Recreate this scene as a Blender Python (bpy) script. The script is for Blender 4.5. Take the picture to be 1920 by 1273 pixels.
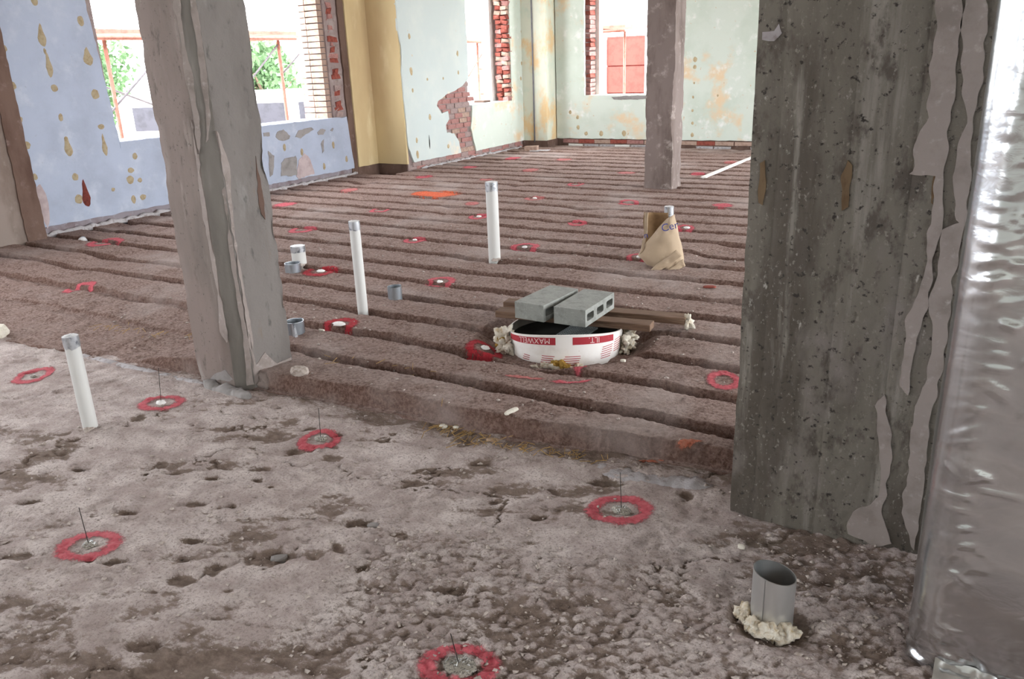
import bpy, bmesh, math, random
import numpy as np
from mathutils import Vector, Matrix, noise
from mathutils.geometry import tessellate_polygon

for o in list(bpy.data.objects): bpy.data.objects.remove(o, do_unlink=True)
S = bpy.context.scene
COL = S.collection
random.seed(11)
RS = np.random.RandomState(5)

# ------------------------------------------------------------------ camera
F, PIT, ROL, YAW, HC = 1517.2, .331977, -.038339, -.548785, 1.5     # focal length in px of a 1920 wide frame, eye height
_cp, _sp, _cr, _sr, _c, _s = math.cos(PIT), math.sin(PIT), math.cos(ROL), math.sin(ROL), math.cos(YAW), math.sin(YAW)
def camvec(X, Y, Z):
    xc = _cr*X + _sr*Y; yc = -_sr*X + _cr*Y
    fw = Z*_cp - yc*_sp; z = -(Z*_sp + yc*_cp)
    return Vector((_c*xc + _s*fw, -_s*xc + _c*fw, z))
EYE = Vector((0, 0, HC))
def ray(u, v): return camvec((u-960)/F, (v-636.5)/F, 1.)
def gp(u, v, z=0.):                                   # a pixel of something that stands on the level z
    d = ray(u, v); return EYE + d*((z-HC)/d.z)
def wx(u, v, X):                                      # ... on the wall plane x = X
    d = ray(u, v); return EYE + d*(X/d.x)
def wy(u, v, Y):
    d = ray(u, v); return EYE + d*(Y/d.y)
cd = bpy.data.cameras.new('camera'); cam = bpy.data.objects.new('camera', cd); COL.objects.link(cam)
r_, u_, b_ = camvec(1, 0, 0), camvec(0, -1, 0), -camvec(0, 0, 1)
cam.matrix_world = Matrix(((r_.x, u_.x, b_.x, 0), (r_.y, u_.y, b_.y, 0), (r_.z, u_.z, b_.z, HC), (0, 0, 0, 1)))
cd.sensor_width = 36; cd.lens = F/1920*36; cd.clip_start = .05; cd.clip_end = 300
S.camera = cam

# ------------------------------------------------------------------ sky, exposure
W = bpy.data.worlds.new('sky'); S.world = W; W.use_nodes = True
bg = W.node_tree.nodes['Background']; bg.inputs[0].default_value = (.93, .965, 1, 1); bg.inputs[1].default_value = 1.0
S.view_settings.view_transform = 'Standard'; S.view_settings.look = 'None'; S.view_settings.gamma = 1
S.view_settings.use_curve_mapping = False
S.view_settings.exposure = 4.15
def portal(loc, rot, sx, sz):                          # sampling guide for daylight in a window opening, gives off nothing itself
    l = bpy.data.lights.new('window_portal', 'AREA'); l.shape = 'RECTANGLE'; l.size = sx; l.size_y = sz
    l.cycles.is_portal = True
    o = bpy.data.objects.new('window_portal', l); COL.objects.link(o); o.location = loc; o.rotation_euler = rot

# ------------------------------------------------------------------ materials
def lin(h):
    if isinstance(h, str):
        h = h.lstrip('#'); c = [int(h[i:i+2], 16)/255 for i in (0, 2, 4)]
        return tuple((x/12.92 if x <= .04045 else ((x+.055)/1.055)**2.4) for x in c) + (1,)
    return tuple(h) + (1,) if len(h) == 3 else tuple(h)
class M:
    def __init__(s, name):
        s.m = bpy.data.materials.new(name); s.m.use_nodes = True
        s.t = s.m.node_tree; s.n = s.t.nodes; s.b = s.n['Principled BSDF']; s.out = s.n['Material Output']
        s.tc = s.n.new('ShaderNodeTexCoord').outputs['Object']
    def link(s, a, b): s.t.links.new(a, b)
    def noise(s, scale, detail=5, rough=.6, stretch=None, off=0, distort=0):
        v = s.tc
        if stretch or off:
            mp = s.n.new('ShaderNodeMapping'); s.link(v, mp.inputs[0]); v = mp.outputs[0]
            mp.inputs['Scale'].default_value = stretch or (1, 1, 1); mp.inputs['Location'].default_value = (off, off*1.7, off*.6)
        n = s.n.new('ShaderNodeTexNoise'); s.link(v, n.inputs['Vector'])
        n.inputs['Scale'].default_value = scale; n.inputs['Detail'].default_value = detail
        n.inputs['Roughness'].default_value = rough; n.inputs['Distortion'].default_value = distort
        return n.outputs['Fac']
    def voro(s, scale, stretch=None, feature='F1'):
        v = s.tc
        if stretch:
            mp = s.n.new('ShaderNodeMapping'); s.link(v, mp.inputs[0]); v = mp.outputs[0]; mp.inputs['Scale'].default_value = stretch
        n = s.n.new('ShaderNodeTexVoronoi'); n.feature = feature; s.link(v, n.inputs['Vector']); n.inputs['Scale'].default_value = scale
        return n.outputs['Distance']
    def attr(s, name):
        n = s.n.new('ShaderNodeAttribute'); n.attribute_name = name; return n.outputs['Fac']
    def rng(s, x, lo, hi, a=0., b=1.):
        n = s.n.new('ShaderNodeMapRange'); n.interpolation_type = 'SMOOTHSTEP'; s.link(x, n.inputs[0])
        for i, v in ((1, lo), (2, hi), (3, a), (4, b)): n.inputs[i].default_value = v
        return n.outputs[0]
    def math(s, op, a, b):
        n = s.n.new('ShaderNodeMath'); n.operation = op
        for i, x in enumerate((a, b)):
            if isinstance(x, (int, float)): n.inputs[i].default_value = x
            else: s.link(x, n.inputs[i])
        return n.outputs[0]
    def mix(s, f, a, b):
        n = s.n.new('ShaderNodeMix'); n.data_type = 'RGBA'
        if isinstance(f, (int, float)): n.inputs[0].default_value = f
        else: s.link(f, n.inputs[0])
        for i, x in ((6, a), (7, b)):
            if isinstance(x, (tuple, str, list)): n.inputs[i].default_value = lin(x)
            else: s.link(x, n.inputs[i])
        return n.outputs[2]
    def base(s, c):
        if isinstance(c, (tuple, str, list)): s.b.inputs['Base Color'].default_value = lin(c)
        else: s.link(c, s.b.inputs['Base Color'])
        return s
    def set(s, rough=.9, metal=0., spec=.3):
        s.b.inputs['Roughness'].default_value = rough; s.b.inputs['Metallic'].default_value = metal
        s.b.inputs['Specular IOR Level'].default_value = spec; return s
    def bump(s, h, strength=.5, dist=.01):
        n = s.n.new('ShaderNodeBump'); n.inputs['Strength'].default_value = strength; n.inputs['Distance'].default_value = dist
        s.link(h, n.inputs['Height']); s.link(n.outputs[0], s.b.inputs['Normal']); return s
def layered(name, base, layers, rough=.9, metal=0., spec=.3, bump=None):
    """layers: (colour, noise scale, lo, hi, detail, stretch)"""
    m = M(name); c = lin(base)
    for i, (col, sc, lo, hi, det, st) in enumerate(layers):
        f = m.rng(m.noise(sc, det, .62, st, off=3.1*i+len(name)), lo, hi)
        c = m.mix(f, c, col)
    m.base(c).set(rough, metal, spec)
    if bump: m.bump(m.noise(bump[0], 6, .7), bump[1], bump[2])
    return m.m

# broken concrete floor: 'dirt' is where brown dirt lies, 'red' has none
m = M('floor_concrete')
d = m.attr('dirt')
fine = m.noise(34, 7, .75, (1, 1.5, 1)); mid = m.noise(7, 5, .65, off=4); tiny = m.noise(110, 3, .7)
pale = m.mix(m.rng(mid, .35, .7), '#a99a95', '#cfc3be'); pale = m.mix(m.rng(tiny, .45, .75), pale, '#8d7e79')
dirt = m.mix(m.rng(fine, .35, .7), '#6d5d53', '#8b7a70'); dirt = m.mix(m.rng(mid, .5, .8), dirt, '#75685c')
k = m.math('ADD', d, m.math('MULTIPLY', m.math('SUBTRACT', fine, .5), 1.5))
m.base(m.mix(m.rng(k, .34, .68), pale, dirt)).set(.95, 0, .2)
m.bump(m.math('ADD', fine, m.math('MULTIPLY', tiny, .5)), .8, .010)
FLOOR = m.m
m = M('ridge_clay')
fine = m.noise(60, 6, .75); mid = m.noise(9, 5, .65, off=2); big = m.noise(1.1, 4, .6, off=5); tiny = m.noise(190, 3, .7)
c = m.mix(m.rng(fine, .34, .68), '#583f35', '#8a7167')
nz = m.n.new('ShaderNodeSeparateXYZ'); m.link(m.n.new('ShaderNodeNewGeometry').outputs['Normal'], nz.inputs[0])   # pale dust has settled on the level tops
dust = m.math('MULTIPLY', m.rng(nz.outputs[2], .72, .97), m.rng(m.math('ADD', m.math('MULTIPLY', fine, .7), m.math('MULTIPLY', mid, .5)), .42, .8))
c = m.mix(m.math('MULTIPLY', dust, .85), c, '#ad9890')
c = m.mix(m.rng(mid, .5, .8), c, '#735c53')
c = m.mix(m.rng(big, .5, .72, 0, .55), c, '#b5a8a3')
c = m.mix(m.rng(tiny, .62, .74, 0, .6), c, '#b9aba4')
m.base(c).set(.95, 0, .2); m.bump(m.math('ADD', fine, m.math('MULTIPLY', tiny, .6)), .8, .012)
RIDGE = m.m
CONC = layered('column_concrete', '#837670', [('#9d938c', 18, .55, .72, 7, (1, 1, .12)), ('#5f5650', 26, .57, .72, 7, (1, 1, .35)), ('#6b635d', 3, .42, .7, 5, (1, 1, .25)), ('#9a918c', 5, .55, .75, 6, (1, 1, .3)), ('#7d706a', 14, .5, .75, 5, (1, 1, .15)), ('#58524d', 60, .62, .74, 3, None)], bump=(45, .45, .006))
CONC_G = layered('column_concrete_green', '#77726c', [('#625d57', 4, .42, .7, 5, (1, 1, .2)), ('#8f8a84', 5, .50, .66, 6, (1, 1, .16)), ('#a8a29c', 11, .64, .74, 5, (1, 1, .15))], bump=(45, .45, .006))
CONC_R = layered('column_concrete_grey', '#7b7571', [('#6b6561', 3, .42, .7, 5, (1, 1, .3)), ('#928f8b', 6, .54, .75, 6, (1, 1, .3)), ('#5d5a56', 24, .57, .72, 7, (1, 1, .4)), ('#7a6a5c', 9, .62, .74, 5, (1, 1, .2))], bump=(45, .45, .006))
CONC_BIG = layered('column_concrete_dark', '#736d64', [('#564f47', 2.6, .44, .62, 6, (1.4, 1, .3)), ('#8d877f', 7, .54, .68, 6, (1.6, 1, .14)), ('#807873', 3, .55, .7, 5, (1, 1, .5)), ('#59524b', 16, .52, .66, 7, (1, 1, .5)), ('#857f77', 85, .58, .70, 4, (1, 1, .7)), ('#38332f', 45, .58, .68, 6, None), ('#a8a39c', 26, .66, .74, 7, (1, 1, .6))], bump=(70, .6, .006))
CONC_FAR = layered('column_concrete_brown', '#7b6e69', [('#635650', 5, .45, .7, 5, (1, 1, .3)), ('#a0958f', 9, .55, .75, 5, None)], bump=(40, .4, .006))
REMNANT = layered('plaster_remnant', '#968b86', [('#847a74', 8, .45, .7, 5, None), ('#a89e99', 30, .55, .75, 4, None)], bump=(60, .4, .004))
BLUE = layered('plaster_blue', '#a8b0c2', [('#9ba2b2', 1.6, .4, .7, 5, None), ('#b7bdca', 3.5, .5, .75, 5, None), ('#9d9fab', 22, .62, .8, 4, None)], bump=(35, .15, .004))
MINT = layered('plaster_mint', '#ccd4ca', [('#c2ccc0', 1.8, .45, .7, 5, None), ('#dac3a2', 1.7, .54, .68, 6, None), ('#e3e4e0', 5, .55, .75, 4, None), ('#c8a886', 16, .67, .76, 3, None)], bump=(35, .12, .004))
PALE = layered('plaster_pale', '#c0c9c7', [('#cad0cb', 1.6, .42, .7, 5, None), ('#e0d2bd', 2.6, .62, .76, 6, None), ('#c9b79b', 18, .69, .76, 3, None)], bump=(35, .12, .004))
YELLOW = layered('plaster_yellow', '#cdb98f', [('#c0a983', 1.4, .42, .7, 4, (1, 1, .35)), ('#d8c8a2', 3, .55, .78, 4, (1, 1, .4)), ('#a08c72', 30, .70, .8, 3, None)], bump=(30, .1, .004))
PEACH = layered('plaster_cream', '#d6d8c8', [('#dcbf93', 2.4, .46, .6, 6, (1, 1, .6)), ('#c9d3c4', 5, .5, .72, 5, None)], bump=(30, .1, .004))
MORTAR = layered('mortar', '#8f7f7c', [('#a39692', 6, .45, .7, 5, None), ('#75655f', 18, .55, .75, 4, None)], bump=(50, .5, .006))
SKIRT = layered('skirting_cement', '#8b8388', [('#7a6a6c', 4, .45, .65, 5, None), ('#9c6f6a', 5, .6, .74, 4, None), ('#a5a0a4', 14, .55, .75, 4, None)], bump=(40, .4, .006))
WHITEM = layered('white_mortar', '#b9b4b6', [('#a39c9d', 6, .45, .7, 4, None), ('#8f8581', 30, .5, .7, 5, None)], bump=(60, .9, .01))
BROWN = layered('stained_brown', '#6b564c', [('#574239', 4, .42, .7, 5, (1, 1, .4)), ('#84706a', 9, .55, .78, 5, None)], bump=(40, .5, .006))
BEIGE = layered('stained_beige', '#8d8078', [('#75665d', 3, .42, .7, 5, (1, 1, .4)), ('#a0968f', 6, .55, .78, 5, None)], bump=(40, .4, .006))
BRICKS = [layered('brick_%s' % n, a, [(b, 25, .42, .7, 5, None), ('#a8938c', 60, .62, .8, 3, None)], bump=(70, .5, .004)) for n, a, b in (('red', '#8e4c41', '#72382f'), ('pink', '#a67a74', '#8e625d'), ('grey', '#9c8884', '#867370'), ('tan', '#ab9284', '#957a6b'))]
BR_RED, BR_PINK, BR_GREY, BR_TAN = BRICKS
DAB = layered('adhesive_tan', '#a3957b', [('#8f7d60', 30, .42, .7, 4, None)])
DAB_P = layered('adhesive_pale', '#b9a888', [('#a3906f', 30, .42, .7, 4, None)])
DAB_RED = layered('rust_red', '#6d332a', [('#4f2520', 40, .42, .7, 4, None)])
GREYP = layered('patch_cement', '#918c8a', [('#7d7876', 9, .42, .7, 5, None)], bump=(50, .4, .004))
PINKP = layered('patch_pink', '#b5a5a5', [('#a29292', 9, .42, .7, 5, None)], bump=(50, .4, .004))
PVC = layered('pvc_white', '#c8c7c4', [('#b6b3ad', 6, .5, .8, 4, (1, 1, .3))], rough=.45, spec=.5)
TAPE = layered('silver_tape', '#b7b9bd', [('#6d7076', 28, .48, .66, 4, None)], rough=.38, metal=.75)
CAPW = layered('tape_white', '#e3e3e3', [('#b9bcc0', 20, .5, .75, 3, None)], rough=.5)
GALV = layered('galvanised_steel', '#aeb4ba', [('#8f969d', 9, .42, .7, 4, (1, 1, .3)), ('#c2c7cb', 22, .5, .7, 3, (1, 1, .2))], rough=.36, metal=.9)
SHINY = layered('sheet_steel', '#cfcfce', [('#b9bcbd', 10, .42, .7, 3, (1, 1, .1))], rough=.32, metal=.8)
FIBRE = layered('insulation_cream', '#ded5c6', [('#c4ad87', 14, .52, .70, 5, None), ('#efe9dc', 30, .5, .7, 4, None)], bump=(90, .8, .01))
FIBRE_Y = layered('insulation_yellow', '#b08a3f', [('#8a6a2c', 30, .42, .7, 5, None), ('#cdaa62', 60, .5, .7, 4, None)], bump=(90, .9, .01))
CARD = layered('tube_cardboard_white', '#ebe7e3', [('#dcd4cc', 8, .5, .78, 5, None), ('#c2b2a5', 40, .66, .8, 3, None)], rough=.7)
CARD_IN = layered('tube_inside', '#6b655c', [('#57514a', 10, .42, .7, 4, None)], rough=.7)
INK = layered('ink_red', '#a8323c', [('#bb5a5c', 50, .6, .75, 3, None)], rough=.7)
INKW = layered('ink_white', '#e6c9c6', [('#d8aeab', 50, .6, .75, 3, None)], rough=.7)
INKB = layered('ink_blue', '#3a3f7d', [('#555a90', 50, .55, .75, 3, None)], rough=.8)
BLOCK = layered('concrete_block', '#93948f', [('#7f807b', 20, .42, .7, 5, None), ('#a8a9a4', 80, .55, .75, 4, None)], bump=(150, .6, .003))
WOOD = layered('lumber', '#7b6251', [('#5f4a3c', 8, .42, .7, 5, (.6, 9, 9)), ('#8f7a68', 14, .52, .75, 5, (.5, 7, 7))], bump=(40, .3, .003))
WOOD_L = layered('lumber_pale', '#b79d84', [('#9d836c', 14, .45, .7, 5, (.6, 6, 6))])
SACK = layered('kraft_paper', '#a7937c', [('#947f68', 4, .42, .7, 4, None), ('#b8a690', 11, .55, .75, 4, None)], rough=.85, bump=(30, .25, .004))
SACK_IN = layered('kraft_paper_inside', '#8b6f50', [('#745a3e', 6, .42, .7, 4, None)], rough=.85)
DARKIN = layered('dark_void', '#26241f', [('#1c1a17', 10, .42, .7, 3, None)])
GRATE = layered('grate_steel', '#9aa0a0', [('#858b8b', 20, .42, .7, 3, None)], rough=.5)
WIRE = layered('wire_dark', '#3a3734', [('#57524d', 60, .45, .7, 2, None)], rough=.5, metal=.5)
PLUGW = layered('plug_white', '#e9e7e4', [('#cfccc8', 90, .5, .75, 3, None)], rough=.6)
PLUGG = layered('plug_grey', '#8d877c', [('#55504a', 160, .5, .62, 3, None), ('#cbc7bf', 220, .58, .7, 3, None)], rough=.6)
WHITEW = layered('painted_board', '#d9d5d0', [('#c2bbb5', 12, .5, .75, 4, None)])
STONE = layered('stone_chip', '#b3a79f', [('#8f8279', 60, .4, .7, 4, None)])
STONEW = layered('stone_white', '#dcd6c9', [('#c3bbab', 60, .5, .75, 4, None)])
STRAW = layered('straw', '#a88a5c', [('#8a6d44', 60, .42, .7, 3, None)])
RUST = layered('scaffold_rust', '#9a6b5e', [('#835648', 14, .42, .7, 4, None)], rough=.7)
STEELP = layered('scaffold_brace', '#7b7a80', [('#68676d', 14, .42, .7, 4, None)], rough=.6)
PLANK = layered('scaffold_plank', '#b08e80', [('#97766a', 10, .42, .7, 4, None)])
REDP = layered('red_panel', '#7a352d', [('#6b2c25', 6, .42, .7, 4, None)], rough=.7)
GROUND = layered('yard_ground', '#b9b4ac', [('#a49e94', 1.2, .42, .7, 5, None)])
TRAILW = layered('trailer_white', '#d5d5d5', [('#c6c6c6', 4, .42, .7, 3, None)])
GLASSD = layered('dark_pane', '#35343c', [('#2a2930', 4, .42, .7, 3, None)], rough=.2)
LEAF = layered('leaf_green', '#55704c', [('#486041', 3, .42, .7, 4, None), ('#6b8560', 6, .55, .75, 4, None)])
BARK = layered('bark', '#6b5a4c', [('#55473c', 14, .42, .7, 4, None)])
CEIL = layered('ceiling_concrete', '#b3afa9', [('#a29d97', 2, .42, .7, 5, None)])
ROOMW = layered('plaster_room', '#cdcfc8', [('#bfc2ba', 2, .42, .7, 5, None)])
# crumpled foil
m = M('foil')
w1 = m.noise(5, 3, .5, (1, 1, 2.2), 1, .6); w2 = m.noise(22, 4, .55, (1, 1, 1.6), 2, .8); 
m.base(m.mix(m.rng(w1, .4, .7), '#d0d3d6', '#dfe1e3')).set(.2, 1., .5)
m.b.inputs['Roughness'].default_value = .23
m.bump(m.math('ADD', w1, m.math('MULTIPLY', w2, .22)), .14, .02)
FOIL = m.m
def paint(name, c1, c2):
    m = M(name); a = m.attr('cover')
    n = m.noise(55, 6, .7); n2 = m.noise(150, 3, .7)
    m.base(m.mix(m.rng(n, .3, .7), c1, c2)).set(.9, 0, .2)
    k = m.math('ADD', a, m.math('ADD', m.math('MULTIPLY', m.math('SUBTRACT', n, .5), 1.3), m.math('MULTIPLY', m.math('SUBTRACT', n2, .5), .9)))
    al = m.rng(k, .2, .8, 0, .9); m.link(al, m.b.inputs['Alpha'])
    m.bump(n2, .4, .004)
    return m.m
PRED = paint('spray_red', '#b04450', '#c4686f'); PORANGE = paint('spray_orange', '#c8502f', '#d4714f')
PDARK = paint('spray_crimson', '#96222b', '#b03a42'); PORFAINT = paint('spray_orange_faded', '#b8654c', '#c08470'); PFAINT = paint('spray_faded', '#a85a58', '#b87a76')

# ------------------------------------------------------------------ object helpers
def tag(o, label=None, cat=None, group=None, kind=None):
    if label: o['label'] = label
    if cat: o['category'] = cat
    if group: o['group'] = group
    if kind: o['kind'] = kind
    return o
def empty(name, loc, label, cat, group=None, rz=0):
    o = bpy.data.objects.new(name, None); COL.objects.link(o); o.location = loc; o.rotation_euler = (0, 0, rz)
    o.empty_display_size = .05
    return tag(o, label, cat, group)
def mesh(name, verts, faces, mat, parent=None, smooth=False, loc=None, label=None):
    me = bpy.data.meshes.new(name)
    if isinstance(verts, np.ndarray) and isinstance(faces, np.ndarray):
        me.vertices.add(len(verts)); me.vertices.foreach_set('co', verts.astype(np.float32).ravel())
        nf, k = faces.shape; me.loops.add(nf*k); me.loops.foreach_set('vertex_index', faces.astype(np.int32).ravel())
        me.polygons.add(nf); me.polygons.foreach_set('loop_start', np.arange(0, nf*k, k, dtype=np.int32))
        me.update(calc_edges=True); me.validate()
    else:
        me.from_pydata([tuple(v) for v in verts], [], [tuple(f) for f in faces])
    mats = mat if isinstance(mat, (list, tuple)) else [mat]
    for q in mats: me.materials.append(q)
    if smooth: me.polygons.foreach_set('use_smooth', [True]*len(me.polygons))
    me.update()
    o = bpy.data.objects.new(name, me); COL.objects.link(o)
    if parent is not None: o.parent = parent
    if loc is not None: o.location = loc
    if label: o['label'] = label
    return o
def inst(name, me, parent, loc=(0, 0, 0), rot=(0, 0, 0), scale=(1, 1, 1)):
    o = bpy.data.objects.new(name, me); COL.objects.link(o); o.parent = parent; o.location = loc; o.rotation_euler = rot; o.scale = scale
    return o
def attr(o, name, vals):
    a = o.data.attributes.new(name, 'FLOAT', 'POINT'); a.data.foreach_set('value', np.asarray(vals, np.float32))
class B:                                               # collects shapes for ONE mesh
    def __init__(s): s.v = []; s.f = []
    def add(s, v, f):
        n = len(s.v); s.v += [tuple(p) for p in v]; s.f += [tuple(i+n for i in q) for q in f]; return s
    def box(s, a, b, jit=0):
        (x0, y0, z0), (x1, y1, z1) = a, b
        v = [Vector((x, y, z)) for x in (x0, x1) for y in (y0, y1) for z in (z0, z1)]
        if jit: v = [p + Vector([random.uniform(-jit, jit) for _ in range(3)]) for p in v]
        return s.add(v, [(0, 1, 3, 2), (4, 6, 7, 5), (0, 4, 5, 1), (2, 3, 7, 6), (0, 2, 6, 4), (1, 5, 7, 3)])
    def tube(s, p, q, r, n=10, r2=None, cap=True):
        p, q = Vector(p), Vector(q); d = (q-p).normalized(); a = d.orthogonal().normalized(); b = d.cross(a); r2 = r if r2 is None else r2
        v = [p + (a*math.cos(t)+b*math.sin(t))*r for t in [2*math.pi*i/n for i in range(n)]] + [q + (a*math.cos(t)+b*math.sin(t))*r2 for t in [2*math.pi*i/n for i in range(n)]]
        f = [(i, (i+1) % n, n+(i+1) % n, n+i) for i in range(n)]
        if cap: f += [tuple(range(n))[::-1], tuple(range(n, 2*n))]
        return s.add(v, f)
    def lathe(s, prof, n=32, zf=None):
        """prof: (r, z) list; zf(angle, i) extra z"""
        v = []
        for i, (r, z) in enumerate(prof):
            for j in range(n):
                t = 2*math.pi*j/n; v.append((r*math.cos(t), r*math.sin(t), z + (zf(t, i) if zf else 0)))
        f = [(i*n+j, i*n+(j+1) % n, (i+1)*n+(j+1) % n, (i+1)*n+j) for i in range(len(prof)-1) for j in range(n)]
        return s.add(v, f)
    def out(s, name, mat, parent=None, smooth=False, loc=None, label=None): return mesh(name, s.v, s.f, mat, parent, smooth, loc, label)
def shade_auto(o, ang=40):
    o.data.polygons.foreach_set('use_smooth', [True]*len(o.data.polygons))
    try: o.data.set_sharp_from_angle(angle=math.radians(ang))
    except Exception: pass
    return o
def bevel(o, w, seg=1):
    bm = bmesh.new(); bm.from_mesh(o.data); bmesh.ops.recalc_face_normals(bm, faces=bm.faces)
    bmesh.ops.bevel(bm, geom=bm.edges[:], offset=w, segments=seg, affect='EDGES', profile=.5); bm.to_mesh(o.data); bm.free(); return o

# ------------------------------------------------------------------ noise in numpy
_P = RS.permutation(512); _P = np.concatenate([_P, _P, _P]); _A = RS.rand(512)*2*np.pi; _GX, _GY = np.cos(_A), np.sin(_A); _V = RS.rand(512)
def pn(x, y):
    xi = np.floor(x).astype(int); yi = np.floor(y).astype(int); xf = x-xi; yf = y-yi
    u = xf*xf*xf*(xf*(xf*6-15)+10); v = yf*yf*yf*(yf*(yf*6-15)+10); xi &= 511; yi &= 511
    def g(i, j, a, b):
        h = _P[_P[(xi+i) & 511] + ((yi+j) & 511)]; return _GX[h]*a + _GY[h]*b
    a = g(0, 0, xf, yf); b = g(1, 0, xf-1, yf); c = g(0, 1, xf, yf-1); d = g(1, 1, xf-1, yf-1)
    return ((a+u*(b-a)) + v*((c+u*(d-c))-(a+u*(b-a))))*1.4
def fbm(x, y, s=1., octv=4, off=0., gain=.5):
    x = np.asarray(x, float)*s+off*17.3+100; y = np.asarray(y, float)*s+off*9.1+100; r = 0; a = 1; t = 0
    for _ in range(octv): r = r + a*pn(x, y); t += a; a *= gain; x = x*2.03+11.7; y = y*2.03+5.3
    return r/t
def worley(x, y, s, off=0.):
    x = np.asarray(x, float)*s+off*31+200; y = np.asarray(y, float)*s+off*13+200; xi = np.floor(x).astype(int); yi = np.floor(y).astype(int)
    best = np.full(x.shape, 9.); val = np.zeros(x.shape)
    for i in (-1, 0, 1):
        for j in (-1, 0, 1):
            h = _P[_P[(xi+i) & 511] + ((yi+j) & 511)]; px = xi+i+_V[h]; py = yi+j+_V[(h*7+3) & 511]
            d = np.hypot(px-x, py-y); m_ = d < best; best = np.where(m_, d, best); val = np.where(m_, _V[(h*3+11) & 511], val)
    return best, val
def sst(x, a, b):
    t = np.clip((np.asarray(x, float)-a)/(b-a), 0, 1); return t*t*(3-2*t)

# ------------------------------------------------------------------ floor heights
STEPX = [-9, -5.2, -4.3, -3.35, -2.6, -2.2, -1.6, -.75, 0, 3]; STEPY = [2.38, 2.40, 2.44, 2.50, 2.56, 2.60, 2.60, 2.72, 2.78, 2.8]
GY = np.array([2.885, 3.235, 3.575, 3.93, 4.28, 4.63, 5.03, 5.42, 5.80] + [6.17+.369*q for q in range(20)]); G0, NR = 2.885, 27
def step_y(x): return np.interp(x, STEPX, STEPY) + .018*fbm(x, x*0, 3.3, 4, 5) + .006*fbm(x, x*0, 19, 2, 6)
def groove(k, x): return np.interp(k, np.arange(len(GY)), GY) + .024*fbm(x, 0*x+k*3.7, .55, 3, 8) + .022*fbm(x, 0*x+k*5.1, 3.0, 4, 9)
def pit(x, y, cx, cy, rx, ry, a):
    dx, dy = x-cx, y-cy; c, s = math.cos(a), math.sin(a); return ((c*dx+s*dy)/rx)**2 + ((-s*dx+c*dy)/ry)**2
PITS = []
for q in range(100):
    PITS.append((random.uniform(-5.2, .3), random.uniform(.75, 2.6), random.uniform(.012, .05)*random.choice((.6, 1, 1)), random.uniform(.45, .9), random.uniform(-.4, .9), random.uniform(.005, .013)))
for (u, v, r) in ((235, 962, .05), (362, 945, .05), (215, 1055, .05), (150, 880, .04), (560, 845, .07), (500, 1045, .1), (530, 1040, .05), (340, 1090, .06), (40, 1045, .06), (400, 897, .04), (490, 880, .05), (680, 985, .07), (1010, 970, .04), (845, 1110, .06), (360, 1015, .05), (60, 940, .05), (270, 1210, .06), (900, 870, .05), (1130, 905, .06)):
    p = gp(u, v); PITS.append((p.x, p.y, r, .5, .5, .016))
def floor_h(x, y):
    x = np.asarray(x, float); y = np.asarray(y, float)
    c, s = math.cos(.45), math.sin(.45); xr = c*x+s*y; yr = -s*x+c*y
    plate = .8*fbm(xr*.55, yr, 2.0, 6, 1, .66) + .45*fbm(xr*.45, yr, 7, 5, 2, .65) + .08
    pm = sst(plate, -.26, .18)
    h = .010*fbm(x, y, 1.2, 3, 3) + .010*(pm-.5) + .008*fbm(xr*.6, yr, 13, 5, 4)
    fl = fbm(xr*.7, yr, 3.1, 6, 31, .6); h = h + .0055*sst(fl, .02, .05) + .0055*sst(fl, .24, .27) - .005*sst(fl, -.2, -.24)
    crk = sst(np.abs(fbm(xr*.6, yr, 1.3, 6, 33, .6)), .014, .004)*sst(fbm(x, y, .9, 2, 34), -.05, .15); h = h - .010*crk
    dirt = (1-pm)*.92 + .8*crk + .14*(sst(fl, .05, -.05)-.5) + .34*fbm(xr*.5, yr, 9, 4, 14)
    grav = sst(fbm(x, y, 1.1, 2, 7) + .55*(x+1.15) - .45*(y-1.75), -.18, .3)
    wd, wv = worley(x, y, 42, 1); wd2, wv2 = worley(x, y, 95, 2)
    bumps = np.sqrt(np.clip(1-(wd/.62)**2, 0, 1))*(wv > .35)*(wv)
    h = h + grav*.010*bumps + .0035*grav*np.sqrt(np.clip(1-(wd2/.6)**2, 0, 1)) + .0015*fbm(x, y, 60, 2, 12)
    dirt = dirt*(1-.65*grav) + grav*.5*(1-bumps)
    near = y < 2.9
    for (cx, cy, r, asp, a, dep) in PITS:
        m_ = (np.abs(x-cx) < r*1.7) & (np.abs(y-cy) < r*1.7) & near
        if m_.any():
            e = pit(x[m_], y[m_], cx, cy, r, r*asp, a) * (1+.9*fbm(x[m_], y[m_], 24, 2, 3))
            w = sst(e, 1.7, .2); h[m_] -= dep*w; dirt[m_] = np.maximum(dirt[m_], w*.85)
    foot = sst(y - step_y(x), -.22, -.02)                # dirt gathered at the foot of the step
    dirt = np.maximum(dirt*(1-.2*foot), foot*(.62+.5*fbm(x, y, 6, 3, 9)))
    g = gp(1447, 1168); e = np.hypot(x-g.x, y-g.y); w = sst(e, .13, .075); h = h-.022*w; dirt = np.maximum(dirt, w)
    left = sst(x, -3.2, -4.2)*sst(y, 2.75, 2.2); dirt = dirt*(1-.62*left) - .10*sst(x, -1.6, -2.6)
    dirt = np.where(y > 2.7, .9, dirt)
    return h, dirt
RT = .088
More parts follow.
